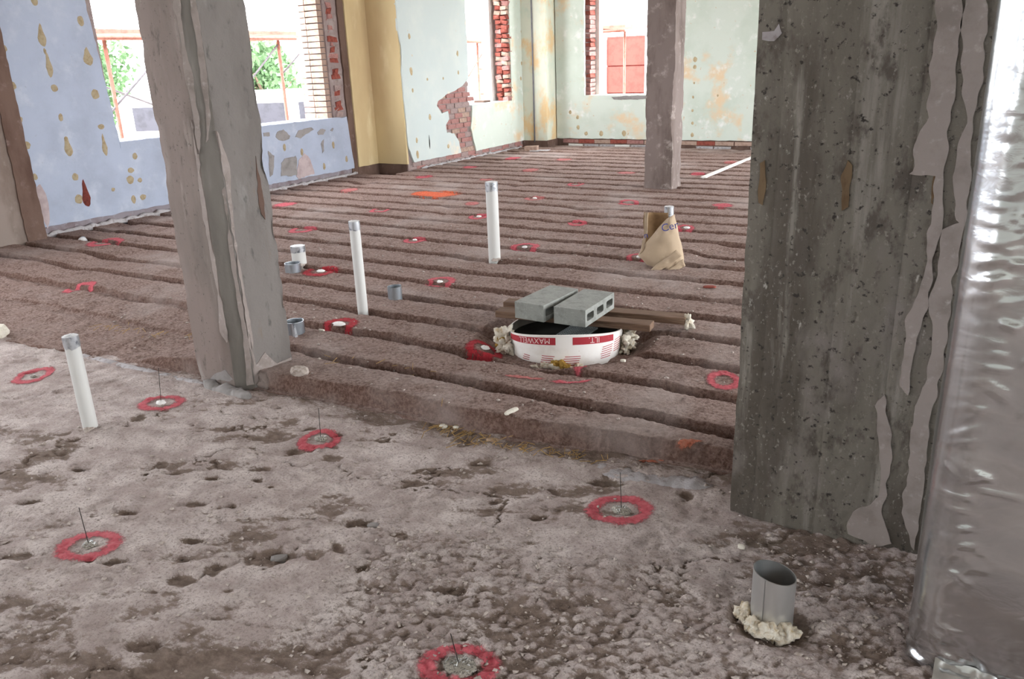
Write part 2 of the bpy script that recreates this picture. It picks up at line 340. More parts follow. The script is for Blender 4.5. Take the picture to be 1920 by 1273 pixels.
def ridge_h(x, y):
    x = np.asarray(x, float); y = np.asarray(y, float)
    k = np.searchsorted(GY, y).astype(float); d = np.full(x.shape, 9.)
    for kk in (-1, 0, 1): 
        q = np.maximum(k+kk, 0); d = np.minimum(d, np.abs(y-groove(q, x)))
    d = np.where(y < G0-.04, np.minimum(d, y-step_y(x)+.012), d)
    edge = .016*fbm(x, y, 7, 4, 4) + .009*fbm(x, y, 30, 3, 5)
    wdt = .031 + .018*fbm(x, y, 1.7, 2, 6)
    prof = sst(d+edge, wdt-.008, wdt+.020)
    hh = RT + .010*fbm(x, y, 1.4, 3, 7) + .007*fbm(x, y, 12, 4, 11) + .0045*fbm(x, y, 48, 3, 12)
    hole = sst(np.hypot(x+1.915, y-3.69), .50, .36)
    worn = sst(x, -3.5, -4.0)*sst(y, 3.55, 3.1); prof = prof*(1-.8*worn) + worn*(.3*sst(y, 2.4, 3.2)+.35*fbm(x, y, 2.3, 4, 3)+.22*fbm(x, y, 9, 3, 4))
    cut = sst(fbm(x, y, 1.1, 3, 21), .25, .6)*.5       # places where a ridge is hacked down
    fill = .014*sst(fbm(x, y, 1.9, 3, 22), -.1, .4)
    return np.maximum(fill + (hh-fill)*prof*(1-cut*.6)*(1-.8*hole), .004) + .002*fbm(x, y, 40, 2, 13)
def surf(x, y):
    x = np.atleast_1d(np.asarray(x, float)); y = np.atleast_1d(np.asarray(y, float))
    f, _ = floor_h(x, y)
    return np.where(y > step_y(x), np.maximum(ridge_h(x, y), -.01), f)
def surf1(x, y): return float(surf([x], [y])[0])

# ================================================================== FLOOR
def axis(a, b, lo, hi, fine, coarse):
    xs = list(np.arange(lo, hi, fine)); x = lo
    L = []; st = fine
    while x > a: st = min(st*1.35, coarse); x -= st; L.append(max(x, a))
    x = xs[-1]; st = fine; Rr = []
    while x < b: st = min(st*1.35, coarse); x += st; Rr.append(min(x, b))
    return np.array(sorted(set(L)) + xs + sorted(set(Rr)))
gx = axis(-7.8, 4.85, -5.3, .75, .0095, .35); gy = axis(-5.5, 12.9, .72, 2.85, .0095, .35)
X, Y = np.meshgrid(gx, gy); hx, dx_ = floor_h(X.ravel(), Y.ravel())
nx, ny = len(gx), len(gy)
hz = np.where(Y.ravel() > step_y(X.ravel())+.06, np.minimum(hx, 0)-.004, hx)
I = np.arange((ny-1)*(nx-1)); i0 = (I//(nx-1))*nx + I % (nx-1)
floor = mesh('floor', np.stack([X.ravel(), Y.ravel(), hz], 1), np.stack([i0, i0+1, i0+nx+1, i0+nx], 1), FLOOR, smooth=True)
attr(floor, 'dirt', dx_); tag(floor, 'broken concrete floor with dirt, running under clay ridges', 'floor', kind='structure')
def ridge_mesh(k):
    fine = .011 if k < 5 else (.017 if k < 10 else .03)
    x0, x1 = (-7.7, 4.75) if k < 17 else (-7.14, 4.75)
    a, b = -7.3+.001*k, (-.3 if k < 5 else .6)
    xs = np.concatenate([np.arange(x0, 1.0, fine), np.linspace(1.0, x1, 40)])
    nsmp = 38 if k < 6 else 24
    t = np.linspace(0, 1, nsmp); t = .5-.5*np.cos(t*math.pi)*(.55+.45*np.abs(np.cos(t*math.pi)))
    ya = (step_y(xs)-.012) if k == 0 else groove(k-1+0*xs, xs); yb = groove(k+0*xs, xs)
    if k == NR-1: yb = 0*xs + 12.62
    T, XX = np.meshgrid(t, xs); YY = ya[:, None]*(1-T)+yb[:, None]*T
    Z = ridge_h(XX.ravel(), YY.ravel()).reshape(XX.shape)
    if k == 0: Z[:, 0] = -.012; Z[:, 1] = np.minimum(Z[:, 1], .02)
    Z += .0
    n = len(xs); q = np.arange((n-1)*(nsmp-1)); i0 = (q//(nsmp-1))*nsmp + q % (nsmp-1)
    v = np.stack([XX.ravel(), YY.ravel(), Z.ravel()], 1)
    return mesh('floor_ridge', v, np.stack([i0, i0+nsmp, i0+nsmp+1, i0+1], 1), RIDGE, floor, True)
for k in range(NR): ridge_mesh(k)

# paint on the floor
def ring(u, v, w, h, z, mat, wd=.34, solid=False, part=None, tilt=0, label=None):
    c = gp(u, v, z); l = gp(u-w/2, v, z); r = gp(u+w/2, v, z); n_ = gp(u, v+h/2, z); f_ = gp(u, v-h/2, z)
    R1 = (r-l).length/2; R2 = (f_-n_).length/2; ex = (r-l).normalized(); ey = Vector((-ex.y, ex.x, 0))
    if ey.y < 0: ey = -ey
    na, nr = 72, 13
    a0, a1 = part or (0, 2*math.pi)
    V, C = [], []
    for i in range(na+1):
        a = a0 + (a1-a0)*i/na; wob = 1+.07*noise.noise(Vector((math.cos(a)*1.3+u, math.sin(a)*1.3+v, 0)))
        for j in range(nr):
            s = j/(nr-1)
            rr = ((1-wd*1.5)+s*(wd*1.9) if not solid else s*1.1)*wob
            V.append(c + ex*(R1*rr*math.cos(a)) + ey*(R2*rr*math.sin(a)))
            cv = (1-abs(2*s-1)**1.6 if not solid else 1-s**3)
            if part: cv *= min(1, 6*min(i, na-i)/na)
            C.append(cv*.95)
    z_ = surf([p.x for p in V], [p.y for p in V])
    V = np.array([(p.x, p.y, q+.0032) for p, q in zip(V, z_)])
    f = [(i*nr+j, (i+1)*nr+j, (i+1)*nr+j+1, i*nr+j+1) for i in range(na) for j in range(nr-1)]
    o = mesh('paint_ring' if not solid else 'paint_mark', V, np.array(f), mat, floor, True, label=label or 'red spray paint'); attr(o, 'cover', C); return o
RING0 = [(63, 705, 62, 25), (303, 758, 82, 27), (600, 826, 78, 36), (168, 1027, 116, 50), (1162, 962, 126, 56), (862, 1254, 150, 74)]
for q in RING0: ring(*q, 0, PRED, .36)
RING1 = [(148, 534, 50, 14, PRED), (198, 456, 54, 13, PRED), (602, 511, 60, 18, PDARK), (636, 612, 66, 24, PDARK), (568, 433, 46, 12, PRED), (778, 452, 40, 12, PRED), (825, 530, 56, 18, PRED),
         (713, 396, 36, 9, PRED), (898, 408, 36, 11, PRED), (984, 465, 54, 14, PRED), (1083, 420, 36, 11, PRED), (1080, 347, 30, 8, PRED), (1178, 381, 40, 10, PRED), (1285, 429, 34, 11, PRED), (1195, 484, 40, 12, PRED),
         (908, 651, 68, 28, PDARK), (1357, 716, 62, 34, PRED), (1003, 374, 38, 8, PFAINT)]
for u, v, w, h, mt in RING1: ring(u, v, w, h, .08, mt, .4)
for u, v, w, h, mt in [(535, 385, 44, 9, PRED), (655, 358, 36, 7, PFAINT), (885, 383, 30, 7, PFAINT), (795, 333, 32, 7, PRED), (882, 314, 30, 6, PRED), (962, 298, 30, 7, PRED), (1058, 300, 34, 6, PFAINT), (995, 320, 34, 7, PFAINT), (912, 338, 28, 6, PFAINT), (1355, 387, 44, 8, PRED), (1308, 327, 34, 7, PRED), (1175, 325, 40, 6, PFAINT), (1370, 306, 30, 6, PFAINT)]:
    ring(u, v, w, h, .08, mt, .5, solid=True, label='faded red spray paint')
ring(822, 367, 88, 13, .07, PORANGE, solid=True, label='bright orange spray paint')
ring(790, 366, 40, 8, .07, PORANGE, solid=True, label='bright orange spray paint')
ring(1222, 832, 56, 5, .088, PORFAINT, solid=True, label='faded orange spray stroke on front ridge'); ring(1294, 829, 56, 5, .088, PORFAINT, solid=True, label='faded orange spray stroke on front ridge')
ring(1072, 718, 74, 15, .07, PRED, .5, part=(2.6, 6.6), label='smeared red spray paint')
ring(1088, 697, 30, 15, .05, PRED, solid=True, label='smeared red spray paint')
ring(1000, 706, 110, 12, .07, PFAINT, .5, part=(2.9, 5.4), label='smeared red spray paint')

# mortar strips where a partition once stood
def strip(p, q, w, h, mat, name='mortar_strip', parent=None, seed=0, z=None, n=60):
    p, q = Vector(p), Vector(q); d = (q-p); L = d.length; d.normalize(); s = Vector((-d.y, d.x, 0)); V, Fc = [], []
    for i in range(n+1):
        t = i/n; c = p+(q-p)*t; en = min(1, 8*min(t, 1-t)+.25)
        ww = w*en*(1+.35*noise.noise(Vector((t*L*7, seed, 0)))); hh = h*(1+.9*noise.noise(Vector((t*L*14, seed, 5))))
        o = s*(.3*w*noise.noise(Vector((t*L*3, seed, 9))))
        for k_, (a, b) in enumerate(((-.5, -.4), (-.42, .8), (-.15, 1), (.15, 1), (.42, .75), (.5, -.4))): 
            V.append(c + o + s*(a*ww) + Vector((0, 0, b*hh + .6*h*noise.noise(Vector((t*L*40, k_*2, seed))))))
    for i in range(n):
        for j in range(5): Fc.append((i*6+j, (i+1)*6+j, (i+1)*6+j+1, i*6+j+1))
    Fc += [tuple(range(6)), tuple(range(n*6, n*6+6))[::-1]]
    return mesh(name, V, Fc, mat, parent, True)
a, b = gp(1112, 876), gp(1335, 918); strip((a.x, a.y, 0), (b.x, b.y, 0), .09, .012, WHITEM, parent=floor, seed=1)
a, b = gp(150, 668), gp(384, 722); strip((a.x, a.y, 0), (b.x, b.y, 0), .05, .012, WHITEM, parent=floor, seed=4)
a, b = gp(384, 722), gp(470, 748); strip((a.x, a.y, 0), (b.x, b.y, 0), .06, .03, GREYP, parent=floor, seed=6)

# ================================================================== WALLS
def core(name, ax, p0, p1, u0, u1, z0, z1, holes, mat, label, mats_in=None):
    """wall slab between planes p0..p1 on axis ax ('x': plane x, runs along y), rectangular openings (u0,u1,z0,z1)"""
    us = sorted({u0, u1, *[h[0] for h in holes], *[h[1] for h in holes]}); zs = sorted({z0, z1, *[h[2] for h in holes], *[h[3] for h in holes]})
    bm = bmesh.new()
    def P(u, z, p): return (p, u, z) if ax == 'x' else (u, p, z)
    solid = lambda i, j: 0 <= i < len(us)-1 and 0 <= j < len(zs)-1 and not any(h[0] <= us[i] < h[1] and h[2] <= zs[j] < h[3] for h in holes)
    for i in range(len(us)-1):
        for j in range(len(zs)-1):
            if not solid(i, j): continue
            a, b, c, d = us[i], us[i+1], zs[j], zs[j+1]
            q = [[(a, c), (b, c), (b, d), (a, d)]]
            for p in (p0, p1): bm.faces.new([bm.verts.new(P(u, z, p)) for u, z in q[0]])
            for (di, dj, e0, e1) in ((-1, 0, (a, c), (a, d)), (1, 0, (b, c), (b, d)), (0, -1, (a, c), (b, c)), (0, 1, (a, d), (b, d))):
                if not solid(i+di, j+dj): bm.faces.new([bm.verts.new(P(*e0, p0)), bm.verts.new(P(*e1, p0)), bm.verts.new(P(*e1, p1)), bm.verts.new(P(*e0, p1))])
    bmesh.ops.remove_doubles(bm, verts=bm.verts, dist=1e-5); bmesh.ops.recalc_face_normals(bm, faces=bm.faces)
    me = bpy.data.meshes.new(name); bm.to_mesh(me); bm.free(); me.materials.append(mat)
    o = bpy.data.objects.new(name, me); COL.objects.link(o); return tag(o, label, 'wall', kind='structure')
def rough(loop, amp=.01, st=.05, seed=0, keep=None):
    out = []
    for i, p in enumerate(loop):
        q = loop[(i+1) % len(loop)]; L = math.hypot(q[0]-p[0], q[1]-p[1]); n = max(1, int(L/st))
        for k_ in range(n):
            t = k_/n; x, y = p[0]+(q[0]-p[0])*t, p[1]+(q[1]-p[1])*t
            if keep and keep(x, y): out.append((x, y)); continue
            a = amp
            v1 = noise.noise(Vector((x*7, y*7, seed))); v2 = noise.noise(Vector((x*23, y*23, seed+4)))
            nx_, ny_ = -(q[1]-p[1])/max(L, 1e-6), (q[0]-p[0])/max(L, 1e-6)
            out.append((x+nx_*a*(v1+.6*v2), y+ny_*a*(v1+.6*v2)))
    return out
def sheet(name, ax, p_front, p_back, loops, mat, parent, label=None):
    """thin layer (plaster, patch) on a wall plane; loops[0] outline, the rest holes, in (u, z)"""
    def P(u, z, p): return Vector((p, u, z)) if ax == 'x' else Vector((u, p, z))
    tri = tessellate_polygon([[Vector((u, z, 0)) for u, z in L] for L in loops])
    flat = [q for L in loops for q in L]; n = len(flat)
    v = [P(u, z, p_front) for u, z in flat] + [P(u, z, p_back) for u, z in flat]
    f = [tuple(t) for t in tri]; k_ = 0
    for L in loops:
        m_ = len(L)
        for i in range(m_): a, b = k_+i, k_+(i+1) % m_; f.append((a, b, b+n, a+n))
        k_ += m_
    o = mesh(name, v, f, mat, parent, label=label)
    bm = bmesh.new(); bm.from_mesh(o.data); bmesh.ops.recalc_face_normals(bm, faces=bm.faces); bm.to_mesh(o.data); bm.free()
    return o
def blob(ax, plane, u, z, ru, rz, mat, parent, name='adhesive_dab', seed=0, n=14, th=.006, drip=0):
    sgn = 1 if ax == 'x' else -1
    def P(a, b, p): return (p, a, b) if ax == 'x' else (a, p, b)
    V = []
    for s, d in ((1, 0), (.7, .75), (0, 1)):
        if s == 0: V.append(P(u, z, plane+sgn*th)); continue
        for i in range(n):
            t = 2*math.pi*i/n; w = 1+.28*noise.noise(Vector((math.cos(t)*1.2, math.sin(t)*1.2, seed*3.3)))
            dz = math.sin(t); dz = dz*(1+drip) if dz > 0 else dz
            V.append(P(u+ru*s*w*math.cos(t)*(1 if dz < .3 else .6 if drip else 1), z+rz*s*w*dz, plane+sgn*th*d))
    f = [(i, (i+1) % n, n+(i+1) % n, n+i) for i in range(n)] + [(n+i, n+(i+1) % n, 2*n) for i in range(n)]
    return mesh(name, V, f, mat, parent, True)
ZT = 3.6
# --- left wall
WL = core('wall_left', 'x', -8.2, -7.78, -5.6, 9.2, -.3, ZT, [(5.18, 6.45, .83, 2.95), (6.95, 8.38, .83, 2.95), (-3.5, -2.0, .83, 2.95), (-.6, .9, .83, 2.95), (1.4, 2.9, .83, 2.95)], MORTAR, 'gutted left wall of pale blue plaster with two open windows')
kp = lambda u, z: z > 3.5 or u < -5.5
sheet('plaster', 'x', -7.745, -7.782, [rough([(4.15, .16), (8.66, .165), (8.60, .86), (6.96, .86), (6.96, 2.93), (8.6, 2.93), (8.6, 3.58), (4.15, 3.58)], .012, .05, 1),
      rough([(5.19, .86), (6.44, .86), (6.44, 2.93), (5.12, 2.93), (5.10, 2.3), (5.15, 1.5)], .014, .05, 2)], BLUE, WL)
sheet('plaster', 'x', -7.745, -7.782, [[(-5.5, .16), (3.5, .16), (3.5, 3.58), (-5.5, 3.58)], [(-3.5, .86), (-2, .86), (-2, 2.93), (-3.5, 2.93)], [(-.6, .86), (.9, .86), (.9, 2.93), (-.6, 2.93)], [(1.4, .86), (2.9, .86), (2.9, 2.93), (1.4, 2.93)]], BLUE, WL)
# sills: plaster carried over the brick
for a, b in ((5.185, 6.445), (6.955, 8.40)):
    o = B().box((-8.15, a, .80), (-7.742, b, .862)).out('window_sill', BLUE, WL)
sheet('skirting', 'x', -7.765, -7.785, [rough([(4.15, -.02), (8.7, -.02), (8.7, .17), (4.15, .165)], .004, .1, 5)], SKIRT, WL)
sheet('pipe_chase', 'x', -7.755, -7.785, [rough([(8.615, -.02), (8.75, -.02), (8.75, 3.58), (8.63, 3.58), (8.63, .9)], .012, .05, 7)], BROWN, WL, 'brown stained strip')
sheet('plaster', 'x', -7.735, -7.782, [rough([(8.745, .17), (9.21, .17), (9.21, 3.58), (8.745, 3.58)], .004, .08, 8)], YELLOW, WL, 'yellow painted plaster')
sheet('skirting', 'x', -7.75, -7.785, [rough([(8.74, -.02), (9.2, -.02), (9.2, .172), (8.74, .172)], .006, .06, 9)], BROWN, WL)
# left pilaster at the picture's edge
pl_ = B().box((-7.8, 3.3, -.02), (-7.60, 4.16, ZT)); o = pl_.out('pilaster', BEIGE, WL, label='stained beige pilaster')
sheet('corner_strip', 'x', -7.585, -7.61, [rough([(3.98, -.02), (4.165, -.02), (4.165, 3.58), (4.02, 3.58), (4.0, 1.2)], .012, .05, 11)], BROWN, WL, 'brown stained corner')
# adhesive dabs (pixels of a crop, 2.546 px per px)
for i, (u, v, a, b) in enumerate([(165, 5, 12, 20), (200, 180, 16, 38), (235, 320, 13, 42), (260, 420, 13, 16), (290, 560, 9, 18), (325, 710, 17, 38), (385, 100, 12, 24), (420, 280, 20, 30), (455, 450, 16, 22), (483, 605, 13, 14), (500, 705, 11, 40), (645, 745, 12, 16), (625, 812, 13, 14), (622, 857, 15, 22), (668, 860, 10, 12), (638, 952, 10, 22), (683, 940, 13, 15), (540, 905, 8, 10), (20, 230, 9, 14), (15, 500, 12, 22), (60, 410, 12, 18), (125, 695, 16, 18), (95, 570, 10, 14), (165, 845, 10, 16), (360, 845, 12, 18), (377, 950, 16, 22), (215, 245, 5, 14)]):
    p = wx(u/2.546, v/2.546, -7.745); px = p.length*0 + 8.2/F/2.546
    if p.y > 4.2: blob('x', -7.746, p.y, p.z, a*px*1.35, b*px, DAB, WL, seed=i, drip=.7 if b > 25 else 0)
p = wx(161, 366, -7.745); blob('x', -7.746, p.y, p.z-.03, .05, .09, DAB_RED, WL, 'rust_stain', 40, drip=1.2)
p = wx(70, 385, -7.745); blob('x', -7.746, p.y+.06, p.z, .05, .22, PINKP, WL, 'plaster_patch', 41)
for pts, mt in (([(1030, 660), (1060, 620), (1160, 600), (1168, 760), (1030, 775)], GREYP), ([(1165, 775), (1180, 640), (1230, 575), (1285, 640), (1315, 748), (1180, 800)], PINKP), ([(985, 440), (1000, 400), (1055, 368), (1110, 430), (1100, 462), (1010, 470)], GREYP),
                ([(1150, 440), (1180, 380), (1290, 360), (1312, 380), (1240, 415), (1200, 448)], GREYP), ([(1340, 402), (1370, 368), (1412, 380), (1390, 425), (1350, 422)], GREYP), ([(880, 410), (930, 400), (935, 430), (885, 435)], GREYP), ([(1450, 385), (1470, 362), (1482, 372), (1468, 392)], GREYP), ([(920, 560), (975, 600), (960, 760), (935, 780)], GREYP), ([(1370, 500), (1395, 460), (1400, 560), (1380, 580)], GREYP)):
    L = []
    for u, v in pts: p = wx(300+u/4.547, 160+v/4.547, -7.745); L.append((p.y, p.z))
    sheet('plaster_patch', 'x', -7.741, -7.746, [rough(L, .018, .03, len(L))], mt, WL)
for i, (u, v) in enumerate([(1590, 628), (1478, 510), (1060, 530), (1400, 690), (1210, 570)]):
    p = wx(300+u/4.547, 160+v/4.547, -7.745); blob('x', -7.744, p.y, p.z, .025, .045, DAB, WL, seed=70+i)
# bricks of the window jamb: outer leaf regular, torn strip on the face
bm_brick = {}
def brick_mesh(key, mat, sx, sy, sz, jit=.004):
    k_ = (key, random.randint(0, 3))
    if k_ not in bm_brick:
        o = B().box((-sx/2, -sy/2, -sz/2), (sx/2, sy/2, sz/2), jit).out('brick', mat); me = o.data; bpy.data.objects.remove(o); bm_brick[k_] = me
    return bm_brick[k_]
z = .895; i = 0
while z < 2.9:
    inst('brick', brick_mesh('jt', BR_TAN, .20, .10, .062), WL, (-7.905, 8.342, z), (0, 0, 0)); inst('brick', brick_mesh('jt2', BR_TAN, .19, .10, .062), WL, (-8.11, 8.342, z))
    z += .074; i += 1
z = .90
while z < 2.9:
    w = random.choice((.09, .11, .15)); mt = random.choice((BR_RED, BR_RED, BR_PINK, BR_GREY))
    inst('brick', brick_mesh('t%s%.2f' % (mt.name, w), mt, .08, w, .058, .012), WL, (-7.80+random.uniform(-.03, .015), 8.40+.09, z), (random.uniform(-.1, .1), random.uniform(-.1, .1), random.uniform(-.25, .25)))
    z += .068
# --- stepped-out part of the left wall
WF = core('wall_left_far', 'x', -7.66, -7.23, 9.2, 13.2, -.3, ZT, [(10.80, 12.06, .83, 2.95)], MORTAR, 'far left wall of pale plaster with bare brick patch and open window')
sheet('plaster', 'y', 9.165, 9.202, [rough([(-7.78, .17), (-7.215, .17), (-7.215, 3.58), (-7.78, 3.58)], .003, .08, 21)], YELLOW, WF, 'yellow painted plaster')
sheet('skirting', 'y', 9.18, 9.202, [rough([(-7.78, -.02), (-7.235, -.02), (-7.235, .175), (-7.78, .172)], .006, .06, 22)], BROWN, WF)
c3 = lambda u, v: (lambda p: (p.y, p.z))(wx(740+u/3.5361, v/3.5361, -7.2))
patch = [c3(*q) for q in ((488, 525), (440, 575), (400, 600), (345, 625), (285, 670), (278, 700), (312, 752), (352, 735), (360, 790), (338, 830), (345, 880), (395, 885), (425, 940), (440, 1002))]
botz = .185
outer = [c3(105, 880), c3(88, 900)] 
outline = [(9.19, .6), (9.185, .42), (9.30, botz)] + [(patch[-1][0], botz)] + patch[::-1] + [(10.80, 1.6), (10.80, 3.58), (9.165, 3.58), (9.165, 1.9), (9.20, 1.75), (9.20, 1.6), (9.17, 1.45)]
sheet('plaster', 'x', -7.195, -7.232, [rough(outline, .012, .04, 23)], PALE, WF)
sheet('plaster', 'x', -7.195, -7.232, [rough([c3(515, 705), c3(505, 850), c3(540, 1000), (12.43, botz), (12.43, 3.58), (12.07, 3.58), (12.06, .87)], .008, .05, 24)], MINT, WF)
sheet('plaster', 'x', -7.195, -7.232, [[(10.80, 2.95), (12.07, 2.95), (12.07, 3.58), (10.80, 3.58)]], PALE, WF)
B().box((-7.6, 10.85, .80), (-7.197, 12.06, .868)).out('window_sill', PALE, WF)
B().box((-7.66, 11.93, .83), (-7.50, 12.06, 2.95)).out('outer_jamb', WHITEW, WF, label='outer jamb leaf with daylight glare painted white')  # outer brick leaf; its white colour stands for bright daylight on it
B().box((-7.58, 11.50, .865), (-7.40, 11.72, .90), .004).out('timber_offcut', BROWN, WF)
# bare brick, course by course
def lay(ax, plane, inside, u0, u1, z0, z1, parent, mats, bl=.205, bh=.062, jo=.012, dep=.06, proud=.012):
    z = z0 + bh/2; row = 0
    while z < z1:
        u = u0 - (bl+jo)/2*(row % 2) - random.uniform(0, .02); 
        while u < u1:
            l = bl*random.uniform(.92, 1.02); cu = u+l/2
            if inside(cu, z):
                mt = random.choice(mats); me = brick_mesh('%s%s%.1f' % (ax, mt.name, 1), mt, *( (dep, bl*.96, bh) if ax == 'x' else (bl*.96, dep, bh)), .004)
                pl2 = plane - dep/2 + proud + random.uniform(-.006, .006) if ax == 'x' else plane + dep/2 - proud + random.uniform(-.006, .006)
                inst('brick', me, parent, (pl2, cu, z) if ax == 'x' else (cu, pl2, z))
            u += l+jo
        z += bh+jo; row += 1
def in_poly(poly):
    def f(u, z):
        c = False; n = len(poly)
        for i in range(n):
            (x1, y1), (x2, y2) = poly[i], poly[i-1]
            if (y1 > z) != (y2 > z) and u < (x2-x1)*(z-y1)/(y2-y1+1e-9)+x1: c = not c
        return c
    return f
reg = in_poly([(p[0]-.1, p[1]+.03) for p in patch] + [c3(545, 1010), c3(510, 850), c3(515, 700), c3(490, 520)])
lay('x', -7.228, lambda u, z: z > .17 and reg(u, z), 9.9, 11.3, .19, 1.45, WF, [BR_PINK, BR_PINK, BR_GREY, BR_TAN])
lay('x', -7.228, lambda u, z: u > 9.27, 9.2, 12.35, .06, .17, WF, [BR_GREY, BR_GREY, BR_PINK], bl=.2, bh=.055, jo=.01)
z = .90
while z < 2.9:                                          # torn jamb beside the window
    for q in range(2):
        mt = random.choice((BR_RED, BR_RED, BR_PINK, BR_TAN))
        inst('brick', brick_mesh('u%s' % mt.name, mt, .11, .1, .06, .013), WF, (-7.26-.12*q+random.uniform(-.01, .01), 12.035+random.uniform(-.015, .015), z), (random.uniform(-.1, .1), random.uniform(-.1, .1), random.uniform(-.2, .2)))
    z += .07
for i, (u, v, a, b) in enumerate([(95, 240, 8, 12), (107, 470, 9, 18), (415, 355, 7, 12), (232, 775, 9, 14), (145, 930, 7, 12), (150, 1025, 9, 16), (355, 970, 8, 10), (420, 480, 6, 10), (215, 525, 6, 6), (320, 520, 5, 6), (118, 600, 6, 9), (840, 210, 8, 12), (845, 330, 7, 10), (840, 420, 7, 10), (835, 520, 7, 10)]):
    y_, z_ = c3(u, v); blob('x', -7.195, y_, z_, a*.0036, b*.0032, DAB_P, WF, seed=80+i)
y_, z_ = c3(229, 945); blob('x', -7.195, y_, z_, .012, .10, DARKIN, WF, 'wall_slot', 99, drip=0)
# --- back wall
WB = core('wall_back', 'y', 12.78, 13.2, -7.23, 5.2, -.3, ZT, [(-6.20, -4.80, .87, 2.95), (-2.6, -1.2, .87, 2.95), (1.6, 3.0, .87, 2.95)], MORTAR, 'back wall of mint plaster with peach patches and an open window')  # opening hidden by the wide column is added to let in light
sheet('plaster', 'y', 12.745, 12.782, [rough([(-6.72, .20), (4.78, .20), (4.78, 3.58), (-6.72, 3.58)], .008, .06, 31, keep=lambda u, z: z > 3.4 or u > 0), rough([(-6.19, .90), (-4.81, .90), (-4.81, 2.93), (-6.19, 2.93)], .012, .05, 32)] +
      [[(a, .9), (b, .9), (b, 2.93), (a, 2.93)] for a, b in ((-2.6, -1.2), (1.6, 3.0))], MINT, WB)
B().box((-6.195, 12.742, .85), (-4.805, 13.15, .902)).out('window_sill', MINT, WB)
c4 = lambda u, v: (lambda p: (p.x, p.z))(wy(1000+u/3.183, v/3.183, 12.745))
sheet('plaster_patch', 'y', 12.738, 12.744, [rough([c4(465, 578), c4(560, 572), c4(680, 570), c4(680, 588), c4(600, 594), c4(480, 594)], .01, .03, 33)], GREYP, WB)
for q, (u0, u1) in enumerate(((-6.72, -3.35), (-3.35, 4.7))):
    sheet('skirting', 'y', 12.765, 12.785, [rough([(u0, -.02), (u1, -.02), (u1, .205), (u0, .205)], .004, .1, 34)], BROWN, WB)
lay('y', 12.768, lambda u, z: u < -1.5, -6.6, -1.6, .125, .19, WB, [BR_RED, BR_TAN, BR_PINK], bl=.3, bh=.06, jo=.012, dep=.03, proud=.012)
lay('y', 12.768, lambda u, z: (-6.4 < u < -4.9) or (-4.3 < u < -1.6 and random.random() < .8), -6.5, -1.6, .072, .1, WB, [WHITEM, WHITEM, WHITEW], bl=.28, bh=.036, jo=.012, dep=.03, proud=.016)
z = .93
while z < 2.9:
    mt = random.choice((BR_RED, BR_PINK, BR_PINK)); inst('brick', brick_mesh('w%s' % mt.name, mt, .1, .2, .058, .01), WB, (-6.17, 12.93, z), (0, 0, random.uniform(-.08, .08))); z += .07
B().box((-6.2, 13.05, .87), (-6.06, 13.19, 2.95)).out('outer_jamb', WHITEW, WB, label='outer jamb leaf with daylight glare painted white')  # plain white box at the outer edge of the jamb
for i, (u, v, a) in enumerate([(965, 355, 11), (963, 400, 9), (953, 580, 6), (950, 660, 6), (950, 735, 7), (948, 805, 9), (315, 797, 10), (405, 797, 12), (540, 795, 13), (960, 495, 5), (1100, 570, 5), (265, 700, 9), (268, 760, 10), (220, 670, 9)]):
    x_, z_ = c4(u, v); blob('y', 12.744, x_, z_, a*.003, a*.0036, DAB_P, WB, seed=120+i)
# corner pier
B().box((-7.24, 12.43, -.02), (-6.74, 12.80, ZT)).out('corner_pier', PEACH, WB, label='cream and tan pier')
B().box((-7.22, 12.415, -.02), (-6.725, 12.44, .185)).out('skirting', BROWN, WB); B().box((-6.745, 12.42, -.02), (-6.722, 12.79, .19)).out('skirting', BROWN, WB)
p = wy(1001, 200, 12.42); B().tube((p.x, 12.42, .16), (p.x, 12.42, ZT), .012, 8).out('crack_line', STEELP, WB, True)  # dark crack line on the pier, built as a thin tube
# --- white mortar fillets at the wall foot
def base_fillet(name, p, q, w, h, mat, seed, label):
    o = strip(p, q, w, h, mat, name, None, seed, n=90); return tag(o, label, 'baseboard', kind='structure')
base_fillet('baseboard_left', (-7.735, 4.17, .075), (-7.735, 8.7, .075), .07, .035, WHITEM, 3, 'white mortar line at foot of the blue plaster wall')
base_fillet('baseboard_far', (-7.185, 9.45, .07), (-7.185, 12.3, .07), .07, .03, WHITEM, 13, 'white mortar line at foot of the bare brick wall')
# --- unseen sides of the room, far right openings enlarged to brighten the far end
rw = [(-4.6, -3.0, .83, 3.0), (-1.4, .2, .83, 3.0), (1.6, 3.2, .83, 3.0), (4.4, 6.6, .6, 3.2), (7.0, 9.6, .15, 3.4), (9.9, 12.5, .15, 3.4)]
WR = core('wall_right', 'x', 4.8, 5.2, -5.6, 13.2, -.3, ZT, rw, ROOMW, 'right wall of the room with a row of open windows')
fw_ = [(a, a+1.6, .83, 2.95) for a in (-6.6,)]
WN = core('wall_front', 'y', -6.0, -5.6, -8.2, 5.2, -.3, ZT, fw_, ROOMW, 'wall behind the viewpoint with open windows')
o = B().box((-8.2, -6, ZT), (5.2, 13.2, ZT+.25)).out('ceiling', CEIL); tag(o, 'bare concrete ceiling slab', 'ceiling', kind='structure')
PI2 = math.pi/2
for a, b in ((5.18, 6.45), (6.95, 8.38), (-3.5, -2), (-.6, .9), (1.4, 2.9)): portal((-8.1, (a+b)/2, 1.9), (0, -PI2, 0), 2.1, b-a)
portal((-7.6, 11.43, 1.9), (0, -PI2, 0), 2.1, 1.26)
for a in (-6.2, -2.6, 1.6): portal((a+.7, 13.1, 1.92), (-PI2, 0, 0), 1.4, 2.05)
for h in rw: portal((5.1, (h[0]+h[1])/2, (h[2]+h[3])/2), (0, PI2, 0), h[3]-h[2], h[1]-h[0])
